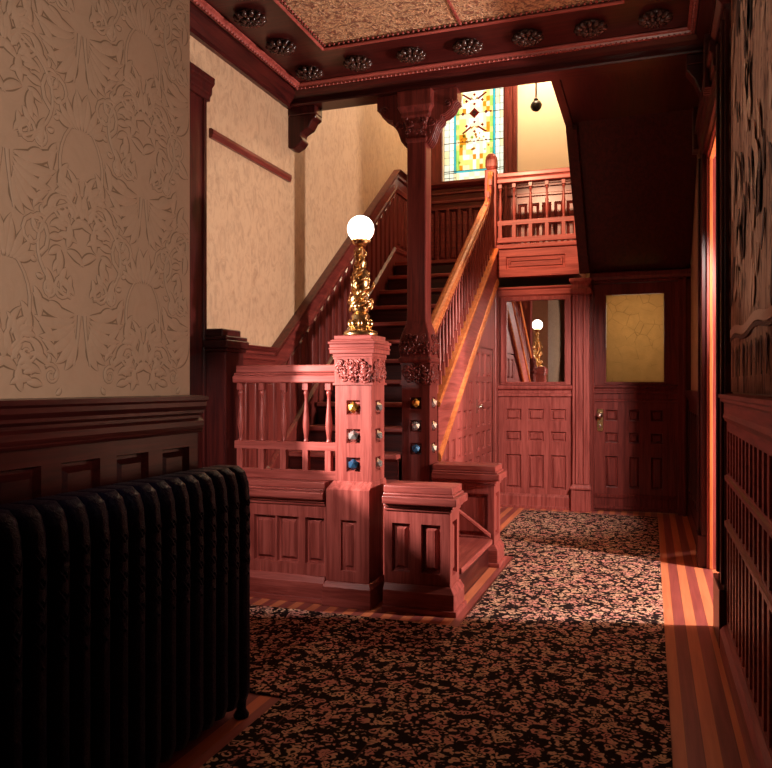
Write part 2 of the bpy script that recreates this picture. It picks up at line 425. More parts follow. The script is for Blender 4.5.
# wooden ceiling border boards with bead mouldings
m = MB()
m.box(XA, -2.6, CZ, IX0, 5.2, CZ + .02); m.box(IX1, -2.6, CZ, XR, 5.2, CZ + .02); m.box(IX0, IY, CZ, IX1, 5.2, CZ + .02)
struct(m.build('trim_1', DX), 'flat wooden ceiling border')
m = MB(); q = [(0, 0), (.014, 0), (.014, -.006), (.006, -.014), (0, -.014)]
m.mold((IX0, -2.6, CZ), (IX0, IY, CZ), q, (1, 0, 0)); m.mold((IX1, -2.6, CZ), (IX1, IY, CZ), q, (-1, 0, 0)); m.mold((IX0, IY, CZ), (IX1, IY, CZ), q, (0, -1, 0))
def beads(m, a, b, r, step):
    a, b = V3(a), V3(b); n = int((b - a).length / step)
    for i in range(n + 1): m.sphere(a + (b - a) * (i / n), r, 1)
beads(m, (IX0 + .022, 2.6, CZ + .012), (IX0 + .022, IY - .02, CZ + .012), .010, .034)
beads(m, (IX0 + .022, IY - .022, CZ + .012), (IX1 - .02, IY - .022, CZ + .012), .010, .034)
beads(m, (IX1 - .022, 2.6, CZ + .012), (IX1 - .022, IY - .02, CZ + .012), .010, .034)
m.box(-1.125, -2.6, CZ + .008, -1.113, IY, CZ + .022)
struct(m.build('trim_2', WX), 'beaded moulding round the tin panel')
# outer crown on left, far and right of the ceiling
m = MB()
cr = [(0, 0), (.11, 0), (.11, -.02), (.085, -.03), (.085, -.045), (.05, -.09), (.03, -.12), (.03, -.15), (0, -.15)]
m.mold((XA, 2.48, CZ), (XA, 5.2, CZ), cr, (1, 0, 0)); m.mold((XR, -2.6, CZ), (XR, 5.2, CZ), [(o * 1.1, u) for o, u in cr], (-1, 0, 0)); m.mold((XL, -2.6, CZ), (XL, 2.48, CZ), cr, (1, 0, 0))
struct(m.build('trim_3', DY), 'dark crown moulding')
m = MB()
q = [(0, 0), (.045, 0), (.045, -.012), (.03, -.02), (.022, -.036), (0, -.036)]
m.mold((XA + .105, 2.48, CZ - .002), (XA + .105, 5.15, CZ - .002), q, (1, 0, 0)); m.mold((XA + .1, 5.15, CZ - .002), (.26, 5.15, CZ - .002), q, (0, -1, 0)); m.mold((XR - .105, 0, CZ - .002), (XR - .105, 5.15, CZ - .002), q, (-1, 0, 0))
beads(m, (XA + .127, 2.5, CZ - .038), (XA + .127, 5.1, CZ - .038), .011, .032); beads(m, (XA + .12, 5.128, CZ - .038), (.24, 5.128, CZ - .038), .011, .032); beads(m, (XR - .127, 2.5, CZ - .038), (XR - .127, 5.12, CZ - .038), .011, .032)
struct(m.build('trim_4', WX, bevel=.003), 'bead-and-reel ceiling moulding')
# beam across the hall
m = MB()
m.prism([(5.2, 3.362), (5.35, 3.362), (5.35, 3.72), (5.2, 3.72)], 0, XA, XR)
m.mold((XA, 5.2, 3.362), (XR, 5.2, 3.362), [(0, 0), (.012, 0), (.016, .012), (.012, .03), (0, .034)], (0, -1, 0))
m.mold((XA, 5.2, 3.42), (XR, 5.2, 3.42), [(0, 0), (.02, .02), (.05, .04), (.055, .08), (0, .08)], (0, -1, 0))
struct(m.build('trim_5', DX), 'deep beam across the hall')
m = MB()
m.box(XA, 5.21, 3.30, XA + .23, 5.34, 3.362); m.box(XR - .15, 5.21, 3.30, XR, 5.34, 3.362)
m.prism([(XA, 3.30), (XA + .23, 3.30), (XA + .23, 3.27), (XA + .20, 3.25), (XA + .17, 3.20), (XA + .11, 3.17), (XA + .10, 3.14), (XA + .12, 3.11), (XA + .09, 3.075), (XA + .04, 3.05), (XA, 3.06)], 1, 5.215, 5.335)
m.prism([(XR, 3.30), (XR - .15, 3.30), (XR - .15, 3.27), (XR - .10, 3.2), (XR - .07, 3.12), (XR, 3.06)], 1, 5.215, 5.335)
struct(m.build('trim_6', DZ, bevel=.006), 'scrolled brackets under the beam ends')
# left hall wainscot
m = MB(); T = frame((XL + .028, 2.49, 0), (0, -1, 0), (1, 0, 0))
ops = [(.055 + .243 * i, .80, .055 + .243 * i + .165, 1.025) for i in range(20)] + [(.055 + .243 * i, .16, .055 + .243 * i + .165, .74) for i in range(20)]
m.sheet(T, 5.08, 1.09, ops, STEP, .026)
for y0, prof in ((1.09, [(0, 0), (.045, 0), (.05, .012), (.05, .03), (.035, .04), (.035, .05), (.05, .06), (.05, .07), (.062, .085), (.062, .10), (.07, .108), (.07, .122), (0, .126)]), (1.075, [(0, 0), (.04, 0), (.045, .01), (.04, .02), (0, .02)])):
    m.mold((XL, -2.58, y0), (XL, 2.50, y0), prof, (1, 0, 0))
m.mold((XL, 2.48, 1.09), (XL - .9, 2.48, 1.09), [(0, 0), (.045, 0), (.06, .09), (.06, .12), (0, .126)], (0, 1, 0))
m.box(XL, -2.58, 0, XL + .05, 2.5, .14)
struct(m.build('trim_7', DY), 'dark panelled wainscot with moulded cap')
# right hall wainscot
m = MB(); T = frame((XR - .028, -2.58, 0), (0, 1, 0), (-1, 0, 0))
ops = []
y = 3.92 + 2.58 - .06
while y > .3:
    ops += [(y - .075, .845, y, 1.04), (y - .075, .63, y, .80), (y - .075, .15, y, .58)]; y -= .118
m.sheet(T, 3.92 + 2.58, 1.10, ops, STEPS_, .026)
m.mold((XR, -2.58, 1.085), (XR, 3.92, 1.085), [(0, 0), (.035, 0), (.045, .02), (.04, .04), (.04, .085), (.055, .095), (.055, .105), (.065, .112), (.065, .126), (0, .13)], (-1, 0, 0))
for z in (.815, .60): m.mold((XR, -2.58, z), (XR, 3.92, z), [(.028, -.012), (.038, -.006), (.038, .012), (.028, .018)], (-1, 0, 0))
struct(m.build('trim_8', WY), 'tall wainscot of narrow panels')
m = MB(); m.mold((XR, -2.58, 0), (XR, 3.90, 0), [(0, 0), (.06, 0), (.06, .10), (.045, .12), (.028, .13), (0, .13)], (-1, 0, 0)); struct(m.build('baseboard_right', WY))
m = MB(); m.mold((XR, 5.86, 0), (XR, 7.85, 0), [(0, 0), (.03, 0), (.03, .14), (.015, .16), (0, .16)], (-1, 0, 0)); struct(m.build('baseboard_far', DY))
m = MB(); T = frame((XR - .022, 5.86, 0), (0, 1, 0), (-1, 0, 0))
m.sheet(T, 1.98, 1.12, [(.08 + .31 * i, .25, .08 + .31 * i + .24, 1.02) for i in range(6)], STEP, .022); m.mold((XR, 5.86, 1.12), (XR, 7.85, 1.12), [(0, 0), (.03, 0), (.05, .05), (.05, .09), (0, .09)], (-1, 0, 0))
struct(m.build('trim_9', DY), 'dark wainscot beside the glazed door')
# wide doorway casings and entablature on the right wall
m = MB()
m.box(XR - .035, 3.94, 0, XR, 4.28, 3.06); m.box(XR - .05, 3.96, .3, XR - .03, 3.99, 3.0); m.box(XR - .05, 4.22, .3, XR - .03, 4.26, 3.0)
m.box(XR - .06, 3.93, 0, XR, 4.29, .28)
m.mold((XR, 3.90, 3.05), (XR, 4.32, 3.05), [(0, 0), (.05, 0), (.07, .03), (.07, .05), (0, .05)], (-1, 0, 0))
m.box(XR - .035, 5.66, 0, XR, 5.85, 2.86); m.box(XR - .05, 5.80, .2, XR - .03, 5.84, 2.86); m.box(XR - .06, 5.65, 0, XR, 5.87, .22)
struct(m.build('trim_10', DZ, bevel=.004), 'dark casing of the wide side doorway')
m = MB()
m.box(XR - .003, DY1 - .025, 0, .71, DY1, DOORH - .03); m.box(XR - .003, DY0, 0, .71, DY0 + .015, DOORH - .03); m.box(XR - .003, DY0, DOORH - .03, .71, DY1, DOORH)
for x, k_ in ((XR + .012, 1), (XR + .10, 0), (XR + .22, 0)): m.mi = k_; m.box(x, DY1 - .035, 0, x + .02, DY1 - .02, DOORH - .03); m.box(x, DY0, DOORH - .04, x + .03, DY1, DOORH - .028)
struct(m.build('trim_11', [WZ, OZ], bevel=.003), 'lit reveal of the side doorway')
m = MB()
m.mold((XR, 4.33, 2.84), (XR, 5.9, 2.84), [(0, 0), (.03, 0), (.03, .05), (.05, .06), (.05, .09), (.06, .10), (.06, .16), (.075, .17), (.075, .22), (.05, .25), (.05, .28), (0, .28)], (-1, 0, 0))
for i in range(4):
    for y in (4.55, 5.72): m.box(XR - .085, y + .035 * i, 2.9, XR - .03, y + .035 * i + .022, 3.2)
struct(m.build('trim_12', DY, bevel=.003), 'moulded entablature over the side doorway')
# picture rail in the stair alcove
m = MB(); m.mold((XA, 4.12, 2.80), (XA, 5.22, 2.80), [(0, 0), (.02, 0), (.03, .03), (.03, .05), (.015, .06), (0, .06)], (1, 0, 0)); struct(m.build('trim_13', MY), 'picture rail')
#%%WINDOWS
# ------------------------------------------------------------------ windows and door of the setting
m = MB()
m.box(XA, 3.66, .3, XA + .03, 4.05, 3.0); m.box(XA, 3.68, .3, XA + .045, 3.71, 3.0); m.box(XA, WY1, .3, XA + .03, 3.66, 3.0); m.box(XA, 4.0, .3, XA + .04, 4.03, 3.0)
m.box(XA, 2.90, .3, XA + .03, WY0, 3.0)
m.mold((XA, 2.86, 3.0), (XA, 4.07, 3.0), [(0, 0), (.04, 0), (.045, .03), (.055, .04), (.055, .08), (.075, .10), (.075, .14), (0, .15)], (1, 0, 0))
w1 = struct(m.build('window_1', DZ, bevel=.004), 'tall side window beside the stair')
m = MB(); m.mold((XA - .1, 2.95, 1.17), (XA - .1, 3.6, 1.17), [(0, 0), (.18, 0), (.19, .02), (.18, .05), (0, .05)], (1, 0, 0)); m.build('window_sill', DY, w1)
m = MB()
for a, b in ((WY0, WY0 + .06), (WY1 - .06, WY1)): m.box(XA - .16, a, WZ0, XA - .1, b, WZ1)
for z in (WZ0, WZ1 - .06, 2.0): m.box(XA - .16, WY0, z, XA - .1, WY1, z + .05)
m.build('window_frame', DZ, w1)
m = MB(); m.box(XA - .14, WY0 + .04, WZ0 + .04, XA - .135, WY1 - .04, WZ1 - .04); m.build('pane', G_CLEAR, w1)

w2 = MB()
w2.box(GX1, YW - .05, 2.6, -1.43, YW, 5.4); w2.box(GX1 + .02, YW - .065, 2.6, GX1 + .045, YW - .04, 5.4); w2.box(-1.475, YW - .065, 2.6, -1.45, YW - .04, 5.4)
w2.box(GX0 - .16, YW - .05, 3.6, GX0, YW, 5.4); w2.box(GX0 - .16, YW - .06, GZ1, -1.43, YW, 5.4)
w2 = struct(w2.build('window_2', MZ, bevel=.004), 'stained glass landing window')
GY = YW + .06
gm = [G_WHITE, G_YEL, G_CREAM, G_AMB, G_CYAN, G_RED, G_PUR, G_GRN]
m = MB(); ld = MB(); gw, gh = GX1 - GX0, GZ1 - GZ0
def pane(poly, mi, d=0.):
    m.mi = mi; m.loft([[(GX0 + a * gw, GY + d, GZ0 + b) for a, b in poly], [(GX0 + a * gw, GY + d - .003, GZ0 + b) for a, b in poly]])
def rect(a0, b0, a1, b1, mi, d=0.): pane([(a0, b0), (a1, b0), (a1, b1), (a0, b1)], mi, d)
def came(pts, w=.004): ld.tube([(GX0 + a * gw, GY - .004, GZ0 + b) for a, b in pts], w, 5)
rg = random.Random(4)
rows = [0, .05, .125] + [.125 + .083 * i for i in range(1, 17)] + [gh]
for a0, a1 in ((0, .085), (.085, .165), (.845, .92), (.92, 1)):
    for b0, b1 in zip(rows, rows[1:]):
        rect(a0, b0, a1, b1, rg.choice((0, 0, 0, 2, 1 if a0 < .05 else 0)))
for b0, b1 in ((0, .05), (.05, .105)):
    for i in range(8): rect(.165 + .085 * i, b0, .165 + .085 * (i + 1), b1, rg.choice((0, 0, 2, 0)))
rect(.165, .105, .845, .128, 4); rect(.165, .128, .20, gh, 4); rect(.81, .128, .845, gh, 4)
fy = [.128, .46, .78, 1.10, gh]
cells = [(x, z) for x in range(11) for z in range(24)]
for x, z in cells:
    a0 = .20 + .61 * x / 11; a1 = .20 + .61 * (x + 1) / 11; b0 = .128 + (gh - .128) * z / 24; b1 = .128 + (gh - .128) * (z + 1) / 24
    e = min(x, 10 - x)
    mi = 2 if rg.random() < .55 else 0
    if e == 0: mi = rg.choice((7, 1, 7, 2))
    elif e < 3 or z < 4: mi = rg.choice((1, 1, 2, 3, 0))
    rect(a0, b0, a1, b1, mi)
def diamond(a, b, r, mi, d=-.006): pane([(a - r / gw, b), (a, b - r), (a + r / gw, b), (a, b + r)], mi, d)
C = .79
diamond(.505, C, .062, 5); diamond(.505, C, .036, 6, -.010)
for sx in (-1, 1):
    diamond(.505 + sx * .19, C, .022, 5); diamond(.505 + sx * .27, C, .016, 5 if sx > 0 else 7)
    for sz in (-1, 1):
        diamond(.505 + sx * .13, C + sz * .145, .02, 5)
        p = [(.505 + sx * .04, C + sz * .165), (.505 + sx * .18, C + sz * .235), (.505 + sx * .21, C + sz * .225), (.505 + sx * .06, C + sz * .15)]
        pane(p, 5, -.006); pane([(.505, C + sz * .15), (.505 + sx * .06, C + sz * .165), (.505 + sx * .05, C + sz * .19)], 3, -.007)
for sz in (-1, 1): diamond(.505, C + sz * .105, .018, 5); diamond(.505, C + sz * .215, .018, 5)
for i in range(26):
    a = rg.uniform(.24, .76); b = rg.choice((rg.uniform(.15, .42), rg.uniform(.42, .56), rg.uniform(1.1, 1.5)))
    diamond(a, b, rg.uniform(.012, .022), rg.choice((3, 3, 7, 1)), -.006)
for i in range(9): diamond(.24 + .065 * i, .46 + .006 * (i % 2), .012, 5 if i % 3 else 3, -.006)
m.build('stained_pane', gm, w2)
for a in (0, .085, .165, .20, .81, .845, .92, 1): came([(a, 0), (a, gh)], .0028)
for b in (0, .05, .105, .128, .46, C, 1.12, gh): came([(0, b), (.2, b)], .004); came([(.81, b), (1, b)], .004)
for b in rows: came([(0, b), (.165, b)], .0018); came([(.845, b), (1, b)], .0018)
came([(.2, C), (.8, C)], .003); came([(.2, .46), (.8, .46)], .003); came([(.2, .128), (.8, .128)], .003)
ld.build('lead_came', LEAD, w2)
# panelled dado round the stair and landing
def dado_line(y): return 1.525 if y <= 4.93 else min(3.575, 1.525 + (y - 4.93) * (2.05 / 2.82))
m = MB(); cap = [(0, -.24), (.03, -.24), (.035, -.20), (.03, -.18), (.03, -.10), (.05, -.085), (.05, -.06), (.03, -.05), (.03, -.035), (.06, -.02), (.075, -.005), (.075, .0), (0, .0)]
for a, b in ((4.28, 4.93), (4.93, 7.75), (7.75, YW)):
    m.mold((XA, a, dado_line(a)), (XA, b, dado_line(b)), cap, (1, 0, 0))
struct(m.build('trim_14', MY), 'moulded dado cap rising with the stair')
m = MB(); y = 4.02
def lowline(y): return 0.42 if y < 4.8 else min(2.58, .5 + .72 * (y - 4.87))
m.prism([(4.25, .3), (4.9, .3), (7.75, 2.4), (YW, 2.4), (YW, 3.36), (7.75, 3.36), (4.93, 1.31), (4.25, 1.31)], 0, XA, XA + .012)
while y < YW - .1:
    if y > 4.3:
        t0, t1 = dado_line(y) - .25, dado_line(y + .10) - .25; l0, l1 = lowline(y) + .2, lowline(y + .10) + .2
        m.loft([[(XA + .01, y, l0), (XA + .01, y + .1, l1), (XA + .01, y + .1, t1), (XA + .01, y, t0)], [(XA + .028, y + .012, l0 + .015), (XA + .028, y + .088, l1 + .015), (XA + .028, y + .088, t1 - .015), (XA + .028, y + .012, t0 - .015)]])
    y += .135
for a, b in ((4.3, 4.85), (4.85, 7.7), (7.7, YW)):
    m.mold((XA, a, lowline(a) - .1), (XA, b, lowline(b) - .1), [(0, 0), (.03, 0), (.03, .24), (.045, .25), (.045, .28), (.02, .30), (0, .30)], (1, 0, 0))
struct(m.build('trim_15', MZ), 'narrow panelled dado along the stair wall')
m = MB(); T = frame((XA, YW - .03, 2.56), (1, 0, 0), (0, -1, 0))
m.sheet(T, 2.0, .8, [(.10 + .135 * i, .17, .10 + .135 * i + .105, .76) for i in range(13)], STEP, .03)
m.mold((XA, YW - .03, 3.36), (-.66, YW - .03, 3.36), [(0, 0), (.0, .03), (.02, .04), (.02, .06), (.005, .07), (.005, .13), (.03, .14), (.03, .16), (.01, .175), (.01, .2), (.05, .22), (.065, .25), (.065, .28), (-.03, .29), (-.03, 0)], (0, -1, 0))
m.box(XA, YW - .05, 2.56, -.66, YW - .03, 2.70)
struct(m.build('trim_16', MX), 'panelled dado under the stained glass window')
#%%FAR
# far wall with panels, mirror, pilaster, glazed door
m = MB(); T = frame((-1.49, YF, 0), (1, 0, 0), (0, -1, 0))
c3 = [(.08, .235), (.307, .464), (.539, .688)]
ops = [(a, .20, b, .545) for a, b in c3] + [(a, .685, b, .785) for a, b in c3] + [(a, .90, b, 1.015) for a, b in c3]
m.sheet(T, .757, 2.26, ops, STEPS_, .12)
m.mold((-1.49, YF, 1.14), (-.733, YF, 1.14), [(0, 0), (.025, .005), (.025, .03), (.012, .04), (.012, .065), (.045, .08), (.05, .10), (.045, .115), (0, .12)], (0, -1, 0))
m.mold((-1.49, YF, 0), (-.733, YF, 0), [(0, 0), (.035, 0), (.035, .025), (.025, .03), (.025, .12), (.01, .145), (0, .15)], (0, -1, 0))
struct(m.build('wall_far', WZ, bevel=.0015), 'panelled wall under the landing')
m = MB(); m.mold((-1.49, YF, 2.165), (-.72, YF, 2.165), [(0, 0), (.02, 0), (.035, .02), (.035, .07), (.05, .085), (.05, .10), (0, .10)], (0, -1, 0)); struct(m.build('trim_17', WX, bevel=.002), 'rail over the mirror')
m = MB()
m.box(-.733, YF - .06, .27, -.567, YF + .12, 2.2); m.box(-.70, YF - .085, .27, -.672, YF - .06, 2.2); m.box(-.625, YF - .085, .27, -.60, YF - .06, 2.2)
m.box(-.745, YF - .09, 0, -.555, YF + .12, .22); m.lathe([(.10, 0), (.10, .02), (.085, .05)], (-.65, YF - .01, .22), square=True)
m.lathe([(.09, 0), (.105, .02), (.105, .05), (.085, .07), (.085, .10), (.11, .13), (.11, .16)], (-.65, YF - .01, 2.16), square=True)
struct(m.build('trim_18', WZ, bevel=.004), 'pilaster between the mirror and the door')
m = MB()
m.box(-.567, YF + .0, 0, -.528, YF + .12, 2.30); m.box(.255, YF + .0, 0, XR, YF + .12, 2.30); m.box(-.567, YF + .0, 2.27, XR, YF + .12, 2.42)
m.box(.30, YF - .03, 0, .33, YF, 2.3); m.mold((-.567, YF, 2.3), (XR, YF, 2.3), [(0, 0), (.03, 0), (.045, .03), (.045, .07), (0, .08)], (0, -1, 0))
m.box(-.567, YF + .12, 2.3, .7, YF + .16, 2.75)
struct(m.build('trim_19', MZ, bevel=.004), 'casing of the glazed door')
T = frame((-.528, YF + .03, .012), (1, 0, 0), (0, -1, 0)); m = MB()
cd = [(.105, .224), (.333, .432), (.537, .647)]
ops = [(a, .225, b, .54) for a, b in cd] + [(a, .672, b, .775) for a, b in cd] + [(a, .89, b, 1.0) for a, b in cd]
glass = (.115, 1.277, .656, 2.142)
m.sheet(T, .783, 2.255, ops + [glass], None, .045)
# the leaf's back board is open where the glass sits
for f in [f for f in m.b.faces if len(f.verts) == 4 and f.calc_area() > 1.5]: m.b.faces.remove(f)
for o in ops: m.panel(T, *o, STEPS_)
for a, b, c, d in ((glass[0] - .02, glass[1] - .02, glass[2] + .02, glass[1]), (glass[0] - .02, glass[3], glass[2] + .02, glass[3] + .02), (glass[0] - .02, glass[1], glass[0], glass[3]), (glass[2], glass[1], glass[2] + .02, glass[3])):
    m.loft([[T(a, b, -.03), T(c, b, -.03), T(c, d, -.03), T(a, d, -.03)], [T(a + .003, b + .003, .012), T(c - .003, b + .003, .012), T(c - .003, d - .003, .012), T(a + .003, d - .003, .012)]])
mo = lambda z, pr: m.mold(T(0, z), T(.783, z), pr, (0, -1, 0))
mo(1.16, [(0, 0), (.02, .005), (.02, .025), (.01, .035), (.01, .05), (.03, .065), (.03, .08), (0, .09)]); mo(1.08, [(0, 0), (.014, .005), (.014, .02), (0, .03)])
mo(.02, [(0, 0), (.018, 0), (.018, .02), (0, .03)]); mo(.13, [(0, 0), (.012, .0), (.018, .03), (0, .04)])
door = struct(m.build('door_1', MZ), 'dark panelled door with amber glass')
m = MB(); m.box(-.528 + glass[0], YF + .045, .012 + glass[1], -.528 + glass[2], YF + .051, .012 + glass[3]); m.build('door_glass', G_DOOR, door)
m = MB(); m.box(-.50, YF + .018, .80, -.44, YF + .03, 1.02); lk = m.build('lock_plate', BRASS, door, bevel=.004)
m = MB(); m.sphere((-.47, YF - .035, .96), .03, 2, (1, .8, 1)); m.tube([(-.47, YF - .02, .96), (-.47, YF + .02, .96)], .012, 8); m.sphere((-.47, YF + .012, .85), .014, 2, (1, .5, 1.6)); m.build('door_knob', SILVER, lk)
# mirror
mir = thing('wall_mirror', 'square mirror in a moulded frame on the panelled wall left of the glazed door', 'mirror', (-1.10, YF, 1.27))
m = MB()
for a, b, c, d in ((-1.46, 1.262, -.75, 1.287), (-1.46, 2.13, -.75, 2.165), (-1.46, 1.287, -1.40, 2.13), (-.81, 1.287, -.75, 2.13)):
    m.box(a, YF - .03, b, c, YF, d)
for a, b, c, d in ((-1.405, 1.28, -.805, 1.292), (-1.405, 2.125, -.805, 2.137), (-1.41, 1.28, -1.398, 2.137), (-.812, 1.28, -.80, 2.137)):
    m.box(a, YF - .042, b, c, YF - .02, d)
m.build('frame', WZ, mir, bevel=.003)
m = MB(); m.box(-1.402, YF - .008, 1.285, -.808, YF - .004, 2.133); m.build('mirror_glass', MIRROR, mir)
#%%STAIRS
# ------------------------------------------------------------------ the stair
SY, SZ, TR, RR = 5.12, .76, .25, .18
# lower platform: one step in from the hall, then the quarter landing
st = thing('staircase', 'straight wooden flight rising from the low platform to the landing under the stained glass window', 'staircase', (-2.0, 4.2, 0))
pf = thing('entry_platform', 'low wooden platform with one step between the two parapets at the foot of the stair', 'platform', (-1.9, 4.7, 0))
m = MB(); m.box(-1.355, 4.275, .165, -1.02, 5.165, .2); m.build('tread', WY, pf, .006)
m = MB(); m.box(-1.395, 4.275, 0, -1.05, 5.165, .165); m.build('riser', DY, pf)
m = MB(); m.box(XA + .05, 4.315, .365, -1.36, 5.165, .4); m.box(XA + .05, 4.32, .0, -1.40, 5.16, .365); m.build('platform', WX, pf)
for i in range(-1, 11):
    yn, zn = SY + TR * i, SZ + RR * i
    if i < 10:
        xe = -1.70 if i in (-1, 0, 1) else -1.545
        m = MB(); m.box(XA + .05, yn, zn - .035, xe, yn + TR + .06, zn)
        if i == -1: m.box(-1.71, 4.90, .402, -1.70, 5.2, .58 - .035)
        if i == 1: m.box(-1.70, 5.445, zn - .035, -1.545, yn + TR + .06, zn)
        m.build('tread', WX, st, .008, 2)
    xe = -1.70 if i in (-1, 0, 1) else -1.545
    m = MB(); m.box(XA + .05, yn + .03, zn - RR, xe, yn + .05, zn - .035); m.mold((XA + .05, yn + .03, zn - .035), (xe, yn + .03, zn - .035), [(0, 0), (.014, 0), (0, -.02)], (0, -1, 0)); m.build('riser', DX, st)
m = MB()
m.box(XA + .05, SY + 10 * TR, 2.525, -1.616, YW - .06, 2.56); m.box(-1.61, YF + .03, 2.525, -.67, YW - .06, 2.56); m.box(XA + .05, YF + .03, 2.38, -.67, YW - .06, 2.525)
m.build('landing_floor', WX, st)
# closed string with its two shiny capping strips
zt = lambda y: 1.165 + .67 * (y - 5.534); zb = lambda y: .755 + .70 * (y - 5.534)
Y0, Y1 = 5.445, 7.72
# panelled wall under the string
m = MB(); XS = -1.5
rows_ = [(.16, .38), (.43, .60), (.65, .82), (.87, 1.04), (1.09, 1.29), (1.34, 1.58), (1.63, 1.86), (1.91, 2.1)]
colsY = [(5.50, 5.63), (5.70, 5.84), (5.91, 6.05), (6.12, 6.26), (6.33, 6.47), (6.54, 6.68)]
edges = [5.44] + [v for c in colsY for v in c] + [6.78]
top = lambda y: zb(y) + .01
P_ = lambda y, z, d=0: (XS + d, y, z)
for k, (a, b) in enumerate(zip(edges, edges[1:])):
    if k % 2 == 0: m.face([P_(a, 0), P_(b, 0), P_(b, top(b)), P_(a, top(a))]); continue
    z = 0
    for r0, r1 in rows_:
        if r1 > zb(a) - .03: break
        m.face([P_(a, z), P_(b, z), P_(b, r0), P_(a, r0)])
        m.panel(lambda u, v, d: P_(u, v, d), a, r0, b, r1, STEPS_); z = r1
    m.face([P_(a, z), P_(b, z), P_(b, top(b)), P_(a, top(a))])
m.face([P_(6.78, 1.62), P_(7.72, 1.62), P_(7.72, top(7.72)), P_(6.78, top(6.78))]); m.face([P_(7.60, 0), P_(7.72, 0), P_(7.72, 1.62), P_(7.60, 1.62)]); m.face([P_(6.78, 0), P_(7.6, 0), P_(7.6, .05), P_(6.78, .05)])
m.face([P_(5.44, 0, -.04), P_(7.72, 0, -.04), P_(7.72, top(7.72), -.04), P_(5.44, top(5.44), -.04)])
struct(m.build('wall_understair', WZ), 'panelled triangle under the stair')
dm = MB(); T = frame((XS - .004, 6.79, .06), (0, 1, 0), (1, 0, 0))
ops = [(.06 + .25 * i, r0 - .06, .06 + .25 * i + .17, r1 - .06) for i in range(3) for r0, r1 in rows_[:5]] + [(.06 + .25 * i, 1.28, .06 + .25 * i + .17, 1.50) for i in range(3)]
dm.sheet(T, .80, 1.55, ops, STEPS_, .03)
cup = struct(dm.build('door_2', WZ, bevel=.001), 'low cupboard door under the stair')
m = MB(); m.box(XS - .004, 6.85, 1.0, XS + .008, 6.885, 1.13); m.sphere((XS + .035, 6.867, 1.06), .022, 2); m.tube([(XS, 6.867, 1.06), (XS + .03, 6.867, 1.06)], .008, 6); m.tube([(XS + .03, 6.83, 1.06), (XS + .03, 6.91, 1.06)], .009, 6); m.build('latch_handle', SILVER, cup)

# ---- low panelled walls round the platform
def low_wall(name, label, x0, x1, y0, y1, ops, over=(.03, .03), mat=WZ, loc=None, endcap=True):
    t = thing(name, label, 'low wall', ((x0 + x1) / 2, (y0 + y1) / 2, 0))
    m = MB(); T = frame((x0, y0, 0), (1, 0, 0), (0, -1, 0)); w = x1 - x0
    m.sheet(T, w, .60, ops, STEP, .02, sides=False)
    T2 = frame((x1, y0, 0), (0, 1, 0), (1, 0, 0)); d = y1 - y0
    m.sheet(T2, d, .60, [(.05, .2, d - .05, .50)] if endcap else [], STEP, .02, sides=False)
    m.box(x0, y0 + .025, 0, x1 - .025, y1, .60); m.face([(x0, y1, 0), (x1, y1, 0), (x1, y1, .6), (x0, y1, .6)])
    m.build('body', mat, t)
    m = MB(); l, r = over
    m.box(x0 - 0, y0 - .03, 0, x1 + r, y1 + .0, .115)
    m.loft([[(x0, y0 - .03, .115), (x1 + r, y0 - .03, .115), (x1 + r, y1, .115), (x0, y1, .115)], [(x0, y0 - .005, .15), (x1 + .2 * r, y0 - .005, .15), (x1 + .2 * r, y1, .15), (x0, y1, .15)]])
    m.box(x0, y0 - .045, 0, x1 + r * 1.5, y1, .03)
    m.build('plinth', WX, t, .003)
    m = MB()
    for a, z0, z1 in ((.01, .555, .575), (.022, .575, .595), (.045, .595, .640), (.025, .640, .655), (.015, .655, .695)):
        m.box(x0, y0 - a, z0, x1 + (a if r else 0), y1 + a * .5, z1)
    m.build('cap', WX, t, .006, 2)
    return t
low_wall('parapet', 'short panelled wooden parapet just right of the globe-lamp newel', -1.41, -1.03, 4.03, 4.24, [(.045, .215, .15, .485), (.215, .215, .325, .485)])
low_wall('parapet', 'wooden parapet in shadow at the foot of the stair column', -1.46, -1.02, 5.22, 5.44, [(.05, .2, .40, .5)])
t = low_wall('low_wall', 'long panelled wooden low wall under the balustrade left of the newel', -2.425, -1.768, 4.03, 4.24, [(.015, .215, .155, .485), (.189, .215, .334, .485), (.342, .215, .485, .485), (.527, .215, .645, .485)], (0, 0), endcap=False)
m = MB(); m.mold((-1.36, 5.2, .43), (-1.04, 5.2, .20), [(0, 0), (.02, 0), (.025, .01), (.02, .022), (0, .03)], (0, -1, 0)); o = m.build('trim_20', WX); struct(o, 'sloping skirting moulding beside the step')

